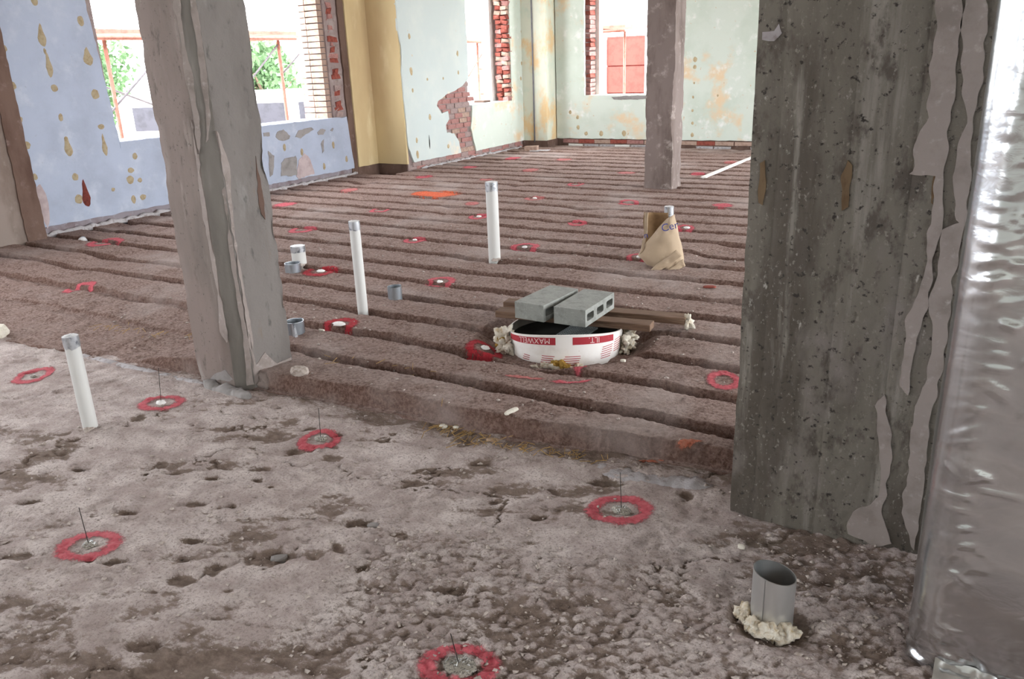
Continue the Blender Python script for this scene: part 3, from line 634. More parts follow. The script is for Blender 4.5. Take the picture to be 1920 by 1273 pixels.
for h in fw_: portal(((h[0]+h[1])/2, -5.9, (h[2]+h[3])/2), (PI2, 0, 0), h[1]-h[0], h[3]-h[2])

# ================================================================== COLUMNS
def column(name, poly, z0, z1, mat, ds, dz, amp, chip, seed, label, fins=(), zfine=2.4, pits=0, flare=None, sides=None):
    """poly: footprint (counter-clockwise); surface pushed about by noise, edges chipped"""
    cx = sum(p[0] for p in poly)/len(poly); cy = sum(p[1] for p in poly)/len(poly)
    pts = []
    for i, p in enumerate(poly):
        q = poly[(i+1) % len(poly)]; L = math.hypot(q[0]-p[0], q[1]-p[1]); n = max(2, int(L/ds))
        nx_, ny_ = (q[1]-p[1])/L, -(q[0]-p[0])/L
        for k_ in range(n):
            t = k_/n; pts.append((p[0]+(q[0]-p[0])*t, p[1]+(q[1]-p[1])*t, nx_, ny_, min(t, 1-t)*L, i))
    zs = list(np.arange(z0, zfine, dz)) + list(np.linspace(zfine, z1, 12)); V = []
    for z in zs:
        for (x, y, nx_, ny_, e, _i) in pts:
            v = Vector((x*1.0+seed, y, z))
            d = amp*noise.fractal(v*3, 1, 2, 4) + amp*.35*noise.fractal(v*14, 1, 2, 3)
            ec = chip*max(0, noise.fractal(Vector((x*4, y*4+seed, z*5)), 1, 2, 4)+.12)*max(0, 1-e/.05)
            d -= ec
            if pits:
                pv = noise.noise(v*38)*.6+noise.noise(v*80)*.4
                lo = max(0, 1-abs(z-.45)/.9)
                if pv > .28-.12*lo: d -= pits*(pv-.2)*(.4+lo)
            for (fx, fa, fwid) in fins:
                if ny_ < -.5 and abs(x-fx) < fwid: d += fa*(1-abs(x-fx)/fwid)
            if flare and z < flare[0]: d += flare[1]*(1-z/flare[0])**2*(.5+noise.noise(v*9))
            dxy = ((x-cx), (y-cy)); l = math.hypot(*dxy)
            V.append((x+nx_*d*.6+dxy[0]/l*d*.4 - cx, y+ny_*d*.6+dxy[1]/l*d*.4 - cy, z))
    n, m_ = len(pts), len(zs); q = np.arange(n*(m_-1)); r, c = q//n, q % n; c2 = (c+1) % n
    f = np.stack([r*n+c, r*n+c2, (r+1)*n+c2, (r+1)*n+c], 1)
    root = empty(name, (cx, cy, 0), label, 'column'); sh = shade_auto(mesh('shaft', np.array(V), f, mat, root, True), 26)
    if sides: sh.data.polygons.foreach_set('material_index', np.array([sides[p[5]] for p in pts], np.int32)[c])
    return root, (cx, cy)
# near left column, corner chamfered
cl, cc = column('concrete_column', [(-3.395, 2.47), (-3.13, 2.47), (-3.06, 2.53), (-3.01, 2.75), (-3.395, 2.75)], -.03, ZT, [CONC, CONC_G, CONC_R], .011, .018, .0025, .02, 3.3, 'chamfered grey concrete column in front of the blue wall windows', flare=(.10, .015), sides=[0, 1, 2, 0, 0])
def col_sheet(root, cc, y, pts, mat, name, th=.006, seed=0, label=None, amp=.008):
    L = rough(pts, amp*2, .012, seed); tri = tessellate_polygon([[Vector((a, b, 0)) for a, b in L]]); n = len(L)
    v = [(a-cc[0], y-cc[1]-th, b) for a, b in L] + [(a-cc[0], y-cc[1]+.012, b) for a, b in L]
    f = [tuple(t) for t in tri] + [(i, (i+1) % n, n+(i+1) % n, n+i) for i in range(n)]
    return mesh(name, v, f, mat, root, label=label)
def streak(root, cc, p, q, pts, mat, name, seed, th=.003):
    """thin irregular layer on an upright face of a column that runs from p to q in plan; pts in (0..1 along it, height)"""
    L0 = math.hypot(q[0]-p[0], q[1]-p[1]); n_ = ((q[1]-p[1])/L0, -(q[0]-p[0])/L0)
    L = rough([(a*L0, b) for a, b in pts], .010, .015, seed); tri = tessellate_polygon([[Vector((a, b, 0)) for a, b in L]]); n = len(L)
    P = lambda a, b, o: (p[0]+(q[0]-p[0])*a/L0+n_[0]*o-cc[0], p[1]+(q[1]-p[1])*a/L0+n_[1]*o-cc[1], b)
    v = [P(a, b, th) for a, b in L] + [P(a, b, -.012) for a, b in L]
    return mesh(name, v, [tuple(t) for t in tri] + [(i, (i+1) % n, n+(i+1) % n, n+i) for i in range(n)], mat, root)
CH0, CH1, CR1 = (-3.13, 2.47), (-3.06, 2.53), (-3.01, 2.75)
streak(cl, cc, CH0, CH1, [(.55, .02), (.8, .3), (.7, .7), (.95, 1.0), (1, .7), (1, .02)], REMNANT, 'mortar_streak', 1)
streak(cl, cc, CH0, CH1, [(.05, 1.15), (.3, 1.3), (.2, 1.75), (.45, 2.2), (.0, 2.2), (.0, 1.5)], REMNANT, 'mortar_streak', 2)
streak(cl, cc, CH0, CH1, [(.5, 1.2), (.75, 1.5), (.65, 1.9), (.9, 2.3), (.98, 1.7), (.85, 1.3)], REMNANT, 'mortar_streak', 3)
streak(cl, cc, CH1, CR1, [(.02, .03), (.12, .35), (.06, .8), (.16, 1.1), (.02, 1.25)], REMNANT, 'mortar_streak', 4)
streak(cl, cc, CH1, CR1, [(.0, 0), (.95, .0), (.98, .10), (.6, .09), (.35, .17), (.12, .12), (.05, .3)], REMNANT, 'mortar_streak', 5)
streak(cl, cc, CH1, CR1, [(.72, .85), (.8, .82), (.82, 1.0), (.78, 1.12), (.73, 1.05)], BROWN, 'rust_streak', 6)
streak(cl, cc, (-3.395, 2.47), CH0, [(.85, .3), (.93, .5), (.88, .9), (.97, 1.3), (.99, .6), (.96, .25)], REMNANT, 'mortar_streak', 7)
streak(cl, cc, (-3.395, 2.47), CH0, [(.3, .02), (.7, .02), (.98, .06), (.8, .10), (.5, .06)], GREYP, 'mortar_streak', 8)
# mortar lump at its foot
def lump(name, loc, r, mat, parent, seed, sq=.6, n=3, amp=.35, label=None):
    bm = bmesh.new(); bmesh.ops.create_icosphere(bm, subdivisions=n, radius=1)
    for v in bm.verts:
        k_ = 1+amp*noise.fractal(v.co*1.6+Vector((seed, seed*2, 0)), 1, 2, 3)*1.6; v.co = Vector((v.co.x*r*k_, v.co.y*r*k_, v.co.z*r*sq*k_))
    me = bpy.data.meshes.new(name); bm.to_mesh(me); bm.free(); me.materials.append(mat); me.polygons.foreach_set('use_smooth', [True]*len(me.polygons))
    o = bpy.data.objects.new(name, me); COL.objects.link(o); o.parent = parent; o.location = loc
    if label: o['label'] = label
    return o
for i, (u, v, r) in enumerate(((545, 690, .06), (520, 705, .055), (500, 722, .05))):
    p = gp(u, v, .02); lump('mortar_lump', (p.x-cc[0]-.02, p.y-cc[1]+.03, .03), r, CONC, cl, i*3.1, .9)
# big near column
cb, cbc = column('concrete_column', [(-.648, 2.45), (.03, 2.45), (.03, 2.98), (-.648, 2.98)], -.03, ZT, CONC_BIG, .0085, .014, .0025, .016, 8.8, 'wide rough grey concrete column beside the foil', fins=((-.572, -.003, .009), (-.465, .0035, .009), (-.375, -.003, .009), (-.21, -.004, .012)), zfine=1.75, pits=.018)
bx = lambda u, v: (lambda p: (p.x, p.z))(wy(u, v, 2.45))
col_sheet(cb, cbc, 2.45, [bx(*q) for q in ((1762, -60), (1745, 100), (1740, 220), (1715, 290), (1705, 330), (1750, 330), (1745, 420), (1725, 520), (1705, 600), (1690, 720), (1702, 740), (1715, 640), (1745, 540), (1762, 450), (1768, 330), (1790, 180), (1806, -60))], REMNANT, 'plaster_remnant', seed=2, label='pinkish grey plaster remnant')
col_sheet(cb, cbc, 2.45, [bx(*q) for q in ((1800, 80), (1805, 150), (1808, 230), (1795, 280), (1790, 330), (1800, 420), (1768, 430), (1745, 560), (1752, 640), (1735, 720), (1710, 760), (1706, 870), (1695, 960), (1712, 1030), (1745, 800), (1785, 560), (1822, 300), (1850, 60), (1840, -60), (1815, -60))], REMNANT, 'plaster_remnant', seed=4, label='pinkish grey plaster remnant')
col_sheet(cb, cbc, 2.45, [bx(*q) for q in ((1640, 760), (1660, 740), (1672, 800), (1668, 900), (1655, 960), (1672, 1020), (1640, 1020), (1590, 1000), (1600, 960), (1645, 930), (1650, 840))], REMNANT, 'plaster_remnant', seed=6, th=.004)
for i, pts in enumerate((((1424, 305), (1436, 300), (1438, 340), (1430, 385), (1422, 380)), ((1578, 330), (1590, 300), (1598, 310), (1592, 390), (1576, 395)), ((1752, 330), (1764, 322), (1760, 350), (1748, 385), (1744, 380)))):
    col_sheet(cb, cbc, 2.45, [bx(*q) for q in pts], layered('rust_streak', '#6f5c46', [('#5a4632', 40, .42, .7, 4, (1, 1, .3))]) if i == 0 else bpy.data.materials['rust_streak'], 'rust_streak', .002, 10+i, 'rusty brown streak', .004)
col_sheet(cb, cbc, 2.45, [bx(*q) for q in ((1430, 62), (1452, 58), (1460, 45), (1466, 62), (1452, 76), (1432, 74))], WHITEM, 'plaster_spot', .003, 20, 'white plaster spot', .004)
# far column
cf, cfc = column('concrete_column', [(-3.45, 8.62), (-3.13, 8.62), (-3.13, 8.92), (-3.45, 8.92)], -.02, ZT, CONC_FAR, .03, .04, .008, .03, 14.2, 'slim square concrete column in front of the back window')

# ================================================================== FOIL WRAPPED BUNDLE
def foil():
    root = empty('foil_wrapped_duct', (.32, 2.2, 0), 'duct wrapped in wrinkled silver foil beside the wide column', 'duct')
    pts = []; r = .075; x0, x1, y0, y1 = -.055, .80, 1.925, 2.40
    def arc(cx, cy, a0, a1, n=16, rr=r):
        for i in range(n): a = a0+(a1-a0)*i/n; pts.append((cx+rr*math.cos(a), cy+rr*math.sin(a), math.cos(a), math.sin(a)))
    def seg(ax_, ay, bx_, by, n, nx_, ny_):
        for i in range(n): t = i/n; pts.append((ax_+(bx_-ax_)*t, ay+(by-ay)*t, nx_, ny_))
    arc(x0+r, y0+r, math.pi, 1.5*math.pi); seg(x0+r, y0, x1-r, y0, 120, 0, -1); arc(x1-r, y0+r, 1.5*math.pi, 2*math.pi, 8); seg(x1, y0+r, x1, y1, 20, 1, 0); seg(x1, y1, x0, y1, 20, 0, 1); seg(x0, y1, x0, y0+r, 36, -1, 0)
    zs = list(np.arange(.012, 1.9, .007)) + list(np.linspace(1.92, ZT-.02, 30)); V = []
    n = len(pts); R = random.Random(4); FOLDS = []
    for q in range(46):
        a = R.choice((.9, 1.0, .75, .2, -.15, .05)) + R.uniform(-.15, .15); FOLDS.append((R.uniform(.03, .4), R.uniform(.1, 1.6), math.cos(a), math.sin(a), R.uniform(.05, .16), R.uniform(.006, .014), R.uniform(.0015, .0045)))
    for q in range(60):
        a = R.uniform(-.5, .35); FOLDS.append((R.uniform(.01, .04), R.uniform(.05, 1.7), math.cos(a), math.sin(a), R.uniform(.03, .07), R.uniform(.005, .010), R.uniform(.002, .0045)))
    for z in zs:
        for i, (x, y, nx_, ny_) in enumerate(pts):
            v = Vector((x, y, z)); corner = math.exp(-((i-15)/5.5)**2) if i < 60 else 0
            d = .006*noise.fractal(Vector((x*2.2, y*2.2, z*1.6)), 1, 2, 2)
            
            if 10 < i < 110:
                for (fx, fz, ca, sa, ln, hw, am) in FOLDS:
                    q = (x-fx)*ca+(z-fz)*sa
                    if 0 < q < ln:
                        w = abs(-(x-fx)*sa+(z-fz)*ca)
                        if w < hw: d += am*(1-w/hw)*min(1, 4*q/ln, 4*(ln-q)/ln)
            # tight creases round the corner
            cr = 1-abs(noise.fractal(Vector((x*5, y*5, z*21+2.2*noise.noise(v*7))), 1, 2, 2)); d += corner*.0055*max(0, cr-.55)/.45*max(.1, .5+1.1*noise.noise(Vector((3, x*2, z*4.3))))
            d += .001*corner*noise.noise(Vector((x*30, y*30, z*60)))
            if z < .2 and i < 70: d += (1-z/.2)*(.016*abs(noise.fractal(Vector((x*16+z*6, y*16, z*22)), 1, 2, 2))-.006)
            if z < .10: d += (1-z/.10)*(.012*noise.noise(Vector((x*14, y*14, z*20)))-.004)
            if z < .09 and nx_ < .3: d -= .015*(1-z/.09)*corner
            V.append((x+nx_*d-.32, y+ny_*d-2.2, z + (.05*min(1, max(0, (x-.13)/.16)) * max(0, 1-z/.12) if ny_ < -.5 else 0)))
    m_ = len(zs); q = np.arange(n*(m_-1)); rr, c = q//n, q % n; c2 = (c+1) % n
    mesh('foil_skin', np.array(V), np.stack([rr*n+c, rr*n+c2, (rr+1)*n+c2, (rr+1)*n+c], 1), FOIL, root, True)
    # loose hem lying on the floor
    VV, FF = [], []; nx2, ny2 = 50, 8
    a, b = gp(1755, 1246), gp(1905, 1258)
    for i in range(nx2):
        t = i/(nx2-1)
        for j in range(ny2):
            s = j/(ny2-1); x = a.x-.005 + (b.x-a.x+.02)*t; y = 1.935 - .055*(1-s)*(1-.25*t)+.02*t*(1-s)
            VV.append((x-.32, y-2.2, .012+.04*s**1.5 + .012*noise.noise(Vector((x*26, s*3, 1)))+.007*noise.noise(Vector((x*60, s*9, 3)))))
    for i in range(nx2-1):
        for j in range(ny2-1): FF.append((i*ny2+j, (i+1)*ny2+j, (i+1)*ny2+j+1, i*ny2+j+1))
    mesh('foil_hem', VV, FF, FOIL, root, True)
    for i, (dx, dy, rr) in enumerate(((-.07, -.245, .05), (-.02, -.235, .05), (.05, -.24, .055), (.12, -.24, .05))): lump('insulation', (dx, dy, .03), rr, FIBRE_Y, root, i*2.3+1, .7, label='yellow glass wool')
    lump('tape_scrap', (0, 0, 0), .001, PORANGE, root, 1).hide_render = False
foil()
bpy.data.objects.remove(bpy.data.objects['tape_scrap'])

# ================================================================== PIPES
def pvc(u, v, h, r, z, label, tape=.05, name='pvc_pipe', capmat=None, group='white plastic pipe stubs'):
    p = gp(u, v, z); root = empty(name, (p.x, p.y, 0), label, 'pipe', group)
    g = surf1(p.x, p.y)
    b = B().lathe([(r, min(g, z)-.03), (r, h), (r-.005, h), (r-.005, h-.06)], 28); b.out('pipe', PVC, root, True); shade_auto(root.children[0], 50)
    t = B().lathe([(r+.0015, h-tape), (r+.0022, h-tape*.5), (r+.0018, h+.002)], 28, lambda a, i: .012*noise.noise(Vector((math.cos(a)*2, math.sin(a)*2, u))) if i == 0 else 0).out('tape_band', TAPE, root, True)
    c_ = B().lathe([(r+.002, h+.001), (r*.8, h+.004), (.0001, h+.005)], 28, lambda a, i: .003*noise.noise(Vector((math.cos(a)*3, math.sin(a)*3, i+u)))).out('top_cap', capmat or CAPW, root, True)
    lump('mortar_collar', (r*.6, -r*.6, g), r*.75, STONE, root, u, .35)
    return root
pvc(171, 806, .445, .0315, 0, 'white plastic pipe standing alone on broken concrete at left')
pvc(682, 598, .635, .0315, .03, 'tall thin white plastic pipe right of the near left column')
pvc(928, 496, .655, .0455, .03, 'thick white plastic pipe standing behind the concrete blocks', .065)
pvc(563, 503, .225, .054, .05, 'short wide white plastic pipe behind a grey metal sleeve', .045)
pvc(1252, 482, .44, .033, .06, 'plastic pipe sticking out of the paper sack', .09, capmat=CAPW)
def sleeve(u, v, h, r, z, mat, label, tilt=0, ta=0, wool=0, flap=False, seed=0):
    p = gp(u, v, z); root = empty('metal_sleeve', (p.x, p.y, 0), label, 'sleeve', 'metal pipe sleeves in the floor'); n = 40
    b = B(); zf = lambda a, i: (tilt*math.cos(a-ta) if i in (1, 2) else 0)
    b.lathe([(r, z-.05), (r, h), (r-.0025, h), (r-.0025, z-.04), (.0001, z-.04)], n, zf); o = b.out('sleeve_wall', mat, root); shade_auto(o, 50)
    # lapped seam
    V, Fc = [], []; sa = 3.75 if wool else 1.0
    for i in range(9):
        a = sa+.75*i/8
        for zz in (z-.02, h+zf(a, 1)+.002): V.append(((r+.0022)*math.cos(a), (r+.0022)*math.sin(a), zz))
    for i in range(8): Fc.append((2*i, 2*i+2, 2*i+3, 2*i+1))
    mesh('lap_seam', V, Fc, mat, root, True)
    if flap: B().box((r*.55, -r*1.12, h-.075), (r*1.15, -r*.95, h+.006), .006).out('foil_flap', TAPE, root)
    for i in range(wool):
        a = 3.2 + 2.8*i/wool
        lump('insulation', ((r+.012)*math.cos(a), (r+.012)*math.sin(a), .0+random.uniform(-.004, .012)), random.uniform(.018, .03), FIBRE, root, seed+i*1.7, .8, 3, .5, 'cream glass wool')
    return root
sleeve(1446, 1160, .152, .0575, 0, SHINY, 'shiny sheet metal sleeve packed with cream wool in foreground', .012, 3.6, 13)
sleeve(551, 519, .155, .057, .05, GALV, 'grey metal sleeve in front of the short wide pipe')
sleeve(742, 569, .165, .045, .05, GALV, 'small grey metal sleeve right of the tall thin pipe')
sleeve(556, 636, .16, .052, .05, GALV, 'grey metal sleeve with foil flap at the column edge', flap=True)
p = gp(160, 456, .03); t = empty('pipe_stub', (p.x, p.y, 0), 'small capped grey pipe stub by the blue wall', 'pipe')
B().tube((-.02, 0, .055), (.05, -.05, .06), .038, 16).out('pipe', GALV, t, True); B().tube((.05, -.05, .06), (.075, -.067, .061), .042, 16).out('cap', CAPW, t, True); B().tube((-.02, 0, -.03), (-.02, 0, .05), .03, 12).out('elbow', GALV, t, True)

# ================================================================== CARDBOARD TUBE, PLANKS, BLOCKS
TC = Vector((-1.915, 3.69, 0)); TR = .305
tube = empty('cardboard_form_tube', TC, 'short white cardboard form tube with red lettering', 'tube')
fa = math.atan2(-TC.y, -TC.x)                                     # side turned to the viewpoint
rimz = lambda a: .131 + .055*max(0, math.cos(a-fa))**1.5
def cyl_patch(r0, a0, a1, z0f, z1f, n=40, m_=4):
    V, Fc = [], []
    for i in range(n+1):
        a = a0+(a1-a0)*i/n
        for j in range(m_): z = z0f(a)+(z1f(a)-z0f(a))*j/(m_-1); V.append((r0*math.cos(a), r0*math.sin(a), z))
    for i in range(n):
        for j in range(m_-1): Fc.append((i*m_+j, (i+1)*m_+j, (i+1)*m_+j+1, i*m_+j+1))
    return V, Fc
low = lambda a: -.015
v, f = cyl_patch(TR, 0, 2*math.pi, low, rimz, 96, 6); mesh('tube_wall', v, f, CARD, tube, True)
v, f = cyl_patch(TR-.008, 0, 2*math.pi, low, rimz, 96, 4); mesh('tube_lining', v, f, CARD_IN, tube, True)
V, Fc = [], []
for i in range(97):
    a = 2*math.pi*i/96; V += [(TR*math.cos(a), TR*math.sin(a), rimz(a)), ((TR-.008)*math.cos(a), (TR-.008)*math.sin(a), rimz(a))]
mesh('rim', V, [(2*i, 2*i+1, 2*i+3, 2*i+2) for i in range(96)], CARD, tube)
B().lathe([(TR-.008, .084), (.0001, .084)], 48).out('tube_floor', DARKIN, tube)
gr = B(); gq = gp(1082, 622, .09); g0 = (gq.x-TC.x, gq.y-TC.y)
for i in range(11): gr.box((g0[0]-.075+i*.015-.0015, g0[1]-.10, .086), (g0[0]-.075+i*.015+.0015, g0[1]+.10, .094)); 
for i in range(11): gr.box((g0[0]-.077, g0[1]-.10+i*.02-.0015, .087), (g0[0]+.077, g0[1]-.10+i*.02+.0015, .095))
gr.out('grate', GRATE, tube)
# printing on the tube (read upside down)
def text_mesh(s, size):
    cu = bpy.data.curves.new('t', 'FONT'); cu.body = s; cu.size = size; cu.align_x = 'CENTER'; ob = bpy.data.objects.new('t', cu); COL.objects.link(ob)
    me = bpy.data.meshes.new_from_object(ob); bpy.data.objects.remove(ob); bpy.data.curves.remove(cu)
    bm = bmesh.new(); bm.from_mesh(me); bmesh.ops.triangulate(bm, faces=bm.faces); v = [q.co.copy() for q in bm.verts]; f = [[x.index for x in q.verts] for q in bm.faces]; bm.free(); bpy.data.meshes.remove(me)
    return v, f
BZ0, BZ1 = (lambda a: .132), (lambda a: min(.166, rimz(a)-.003))
def a_of(u):                                              # angle on the tube seen at pixel column u
    best = None
    for i in range(400):
        a = fa-math.pi/2+math.pi*i/399; p = TC+Vector((TR*math.cos(a), TR*math.sin(a), .14)); d = p-EYE
        x = d.dot(camvec(1, 0, 0)); zc = d.dot(camvec(0, 0, 1)); uu = 960+F*x/zc
        if best is None or abs(uu-u) < best[0]: best = (abs(uu-u), a)
    return best[1]
bl0, bl1, br0, br1 = a_of(958), a_of(1042), a_of(1074), a_of(1150)
b0f = lambda a: rimz(a)-.052*(.55+.45*math.cos(a-fa)); b1f = lambda a: rimz(a)-.012*(.3+.7*math.cos(a-fa))
v, f = cyl_patch(TR+.0012, bl0, bl1, b0f, b1f, 30); ban = mesh('print_band', v, f, INK, tube, True, label='dark red printed band')
v, f = cyl_patch(TR+.0012, br0, br1, b0f, b1f, 30); ban2 = mesh('print_band', v, f, INK, tube, True, label='dark red printed band')
def wrap_text(s, size, a_mid, band, parent, mat):
    v, f = text_mesh(s, size); V = []
    for q in v:
        a = a_mid - q.x/TR                              # turned by 180 degrees
        V.append(((TR+.0024)*math.cos(a), (TR+.0024)*math.sin(a), b1f(a)-.004 - q.y))
    return mesh('lettering', V, f, mat, parent, label='white upside-down lettering')
wrap_text('MAXWELL', .042, bl1-.0-.125/TR, 0, ban, INKW)
wrap_text('ILT.', .042, br0+.115/TR, 0, ban2, INKW)
for (u, n_, z0, w) in ((985, 3, .055, .05), (1022, 5, .045, .075), (1068, 5, .045, .085), (1135, 6, .06, .08), (1155, 6, .075, .07)):
    a = a_of(u)
    for i in range(n_):
        zz = z0+i*.0115-.02; ww = w/TR*random.uniform(.8, 1.05); sh = .02*i
        v, f = cyl_patch(TR+.0012, a-ww/2+sh*.6, a+ww/2+sh*.6, lambda q: zz-.0018, lambda q: zz+.0018, 8, 2); mesh('print_line', v, f, INK, tube)
# wool stuffed round its foot
for i, (a_, r_2, z_, s_) in enumerate([(a_of(958)-.12, .036, .10, 1.2), (a_of(958)-.05, .042, .06, .9), (a_of(958), .036, .035, .8), (a_of(965)-.3, .04, .05, .9), (a_of(1020), .03, .0, .6), (a_of(1035), .042, .005, .7), (a_of(1050), .045, .01, .7), (a_of(1062), .035, .0, .6), (a_of(1080), .03, .0, .6), (a_of(1012), .028, 0, .6), (a_of(1163)+.1, .042, .05, .8), (a_of(1163)+.2, .045, .055, .8), (a_of(1163)+.02, .03, .03, .8), (a_of(1163)+.35, .04, .07, .9)]):
    lump('insulation', ((TR+.02+.012*(i % 2))*math.cos(a_), (TR+.02+.012*(i % 2))*math.sin(a_), z_+.01), r_2, FIBRE if i not in (3, 6) else FIBRE_Y, tube, i*2.9, s_, 4, .75, 'torn cream glass wool')
def beam(name, p, q, w, h, ztop, mat, label, endmat=None):
    p, q = gp(*p, ztop), gp(*q, ztop); c_ = (p+q)/2; d = q-p; L = d.length; rz = math.atan2(d.y, d.x)
    root = empty(name, (c_.x, c_.y, 0), label, 'plank', rz=rz)
    o = B().box((-L/2, 0, ztop-h), (L/2, w, ztop)).out('board', mat, root); bevel(o, .003)
    return root, L
P1, L1 = beam('wooden_plank', (928, 583), (1219, 610), .089, .038, .17, WOOD, 'shorter brown wooden plank, front one under the blocks')
P2, L2 = beam('wooden_plank', (943, 566), (1284, 597), .089, .038, .17, WOOD, 'longer brown wooden plank, rear one under the blocks')
lump('wool_tuft', (L2/2+.008, .03, .145), .028, FIBRE, P2, 3.3, 1.3, 3, .6, 'white wool tuft')
def cmu(corners, zt, h, label):
    q = [gp(u, v, zt) for u, v in corners]; nl, fl, fr, nr_ = q
    ax_ = ((fl-nl)+(fr-nr_)).normalized(); c_ = sum(q, Vector())/4; rz = math.atan2(ax_.y, ax_.x)-math.pi/2
    W_, L_ = .183, .375
    root = empty('concrete_block', (c_.x, c_.y, zt-h), label, 'block', 'concrete blocks on the planks', rz)
    # body: cores run across the width (x); section in y-z with three slots
    def P(x, y, z): return Vector((x, y, z))
    out = [(-L_/2, 0), (L_/2, 0), (L_/2, h), (-L_/2, h)]; holes = []
    for i in range(3):
        cy = -L_/2 + L_*(i+.5)/3; a, b, r = .043, .020, .010
        lp = []
        for (sx, sz, st) in ((1, -1, -90), (1, 1, 0), (-1, 1, 90), (-1, -1, 180)):
            for k_ in range(4): t = math.radians(st+30*k_); lp.append((cy+sx*(a-r)+r*math.cos(t), h/2+sz*(b-r)+r*math.sin(t)))
        holes.append(lp)
    loops = [out]+holes; tri = tessellate_polygon([[Vector((a, b, 0)) for a, b in L] for L in loops]); flat = [p for L in loops for p in L]; n = len(flat)
    v = [P(W_/2, a, b) for a, b in flat] + [P(-W_/2, a, b) for a, b in flat]; f = [tuple(t) for t in tri] + [tuple(i+n for i in t) for t in tri]; k_ = 0
    for L in loops:
        for i in range(len(L)): a, b = k_+i, k_+(i+1) % len(L); f.append((a, b, b+n, a+n))
        k_ += len(L)
    o = mesh('block_body', v, f, BLOCK, root); bm = bmesh.new(); bm.from_mesh(o.data); bmesh.ops.recalc_face_normals(bm, faces=bm.faces); bm.to_mesh(o.data); bm.free()
    return root
cmu([(967, 565), (1027, 536), (1084, 542), (1022, 571)], .2635, .092, 'grey hollow concrete block, left one on the planks')
cmu([(1038, 576.5), (1093, 543), (1151.5, 548), (1100, 579)], .2635, .092, 'grey hollow concrete block, right one showing three cores')

# ================================================================== PAPER SACK
sp = gp(1245, 506, .065)
sack = empty('paper_sack', (sp.x, sp.y, 0), 'torn brown paper sack draped over a pipe', 'sack')
SY = sp.y
def at_plane(u, v, back=0.):                              # plane through the sack's foot, square to the view direction
    n_ = Vector((ray(1245, 480).x, ray(1245, 480).y, 0)).normalized(); d = ray(u, v); t = ((sp-EYE).dot(n_)+back)/d.dot(n_); return EYE+d*t
def sack_sheet(name, left, right, mat, bulge, back0, back1, n=14, seed=0, two=None, top_curl=0):
    """left/right: matching pixel rows bottom to top"""
    V = []; m_ = len(left); rows = []
    for i in range(m_-1):
        for s in range(6 if i < m_-2 else 7):
            t = s/6; rows.append(((left[i][0]*(1-t)+left[i+1][0]*t, left[i][1]*(1-t)+left[i+1][1]*t), (right[i][0]*(1-t)+right[i+1][0]*t, right[i][1]*(1-t)+right[i+1][1]*t), (i+t)/(m_-1)))
    for (l, r, tt) in rows:
        for j in range(n+1):
            s = j/n; bk = back0*(1-tt)+back1*tt - bulge*math.sin(math.pi*s)**.8*(1-.45*tt)
            p = at_plane(l[0]*(1-s)+r[0]*s, l[1]*(1-s)+r[1]*s, bk)
            p += Vector((0, 0, 0)) + Vector((0, -1, 0))*(.016*noise.noise(Vector((s*4+tt*3, tt*4, seed))) + .012*abs(noise.noise(Vector((s*3-tt*4, tt*2, seed+7)))))
            V.append(p-sack.location)
    f = [(i*(n+1)+j, i*(n+1)+j+1, (i+1)*(n+1)+j+1, (i+1)*(n+1)+j) for i in range(len(rows)-1) for j in range(n)]
    o = mesh(name, V, f, mat, sack, True); md = o.modifiers.new('thickness', 'SOLIDIFY'); md.thickness = .004; return o
fr_ = sack_sheet('front_flap', [(1222, 507), (1196, 478), (1212, 454), (1232, 430), (1250, 410)], [(1284, 500), (1283, 484), (1277, 455), (1271, 428), (1265, 402)], SACK, .09, .03, .10, seed=2)
bk_ = sack_sheet('back_panel', [(1206, 488), (1206, 462), (1208, 432), (1208, 398)], [(1270, 490), (1262, 460), (1256, 430), (1252, 399)], SACK_IN, -.07, .10, .17, seed=5)
sk = sack_sheet('side_fold', [(1199, 476), (1208, 440), (1208, 399)], [(1206, 470), (1214, 436), (1216, 398)], SACK, .0, .03, .16, n=4, seed=8)
bt = sack_sheet('bottom_fold', [(1219, 507), (1230, 496), (1248, 484), (1268, 468)], [(1231, 512), (1245, 503), (1262, 492), (1279, 479)], SACK, .006, -.085, -.058, n=5, seed=9)
b2 = sack_sheet('bottom_fold', [(1246, 508), (1265, 497), (1281, 485)], [(1255, 512.5), (1272, 506), (1285.5, 498)], SACK, .004, -.075, -.03, n=4, seed=10)
def flat_text(s, size, u, v, back, rot, mat, parent):
    vv, f = text_mesh(s, size); c_ = at_plane(u, v, back); ex = camvec(1, 0, 0); ex = Vector((ex.x, ex.y, 0)).normalized(); ez = Vector((0, 0, 1)); V = []
    for q in vv:
        a, b = q.x*math.cos(rot)-q.y*math.sin(rot), q.x*math.sin(rot)+q.y*math.cos(rot)
        p = c_ + ex*a + ez*b; V.append(p - sack.location)
    return mesh('lettering', V, f, mat, parent, label='blue printed lettering')
flat_text('Cer', .075, 1257, 431, -.012, .22, INKB, fr_)
flat_text('n', .06, 1212, 446, .02, .2, INKB, sk)

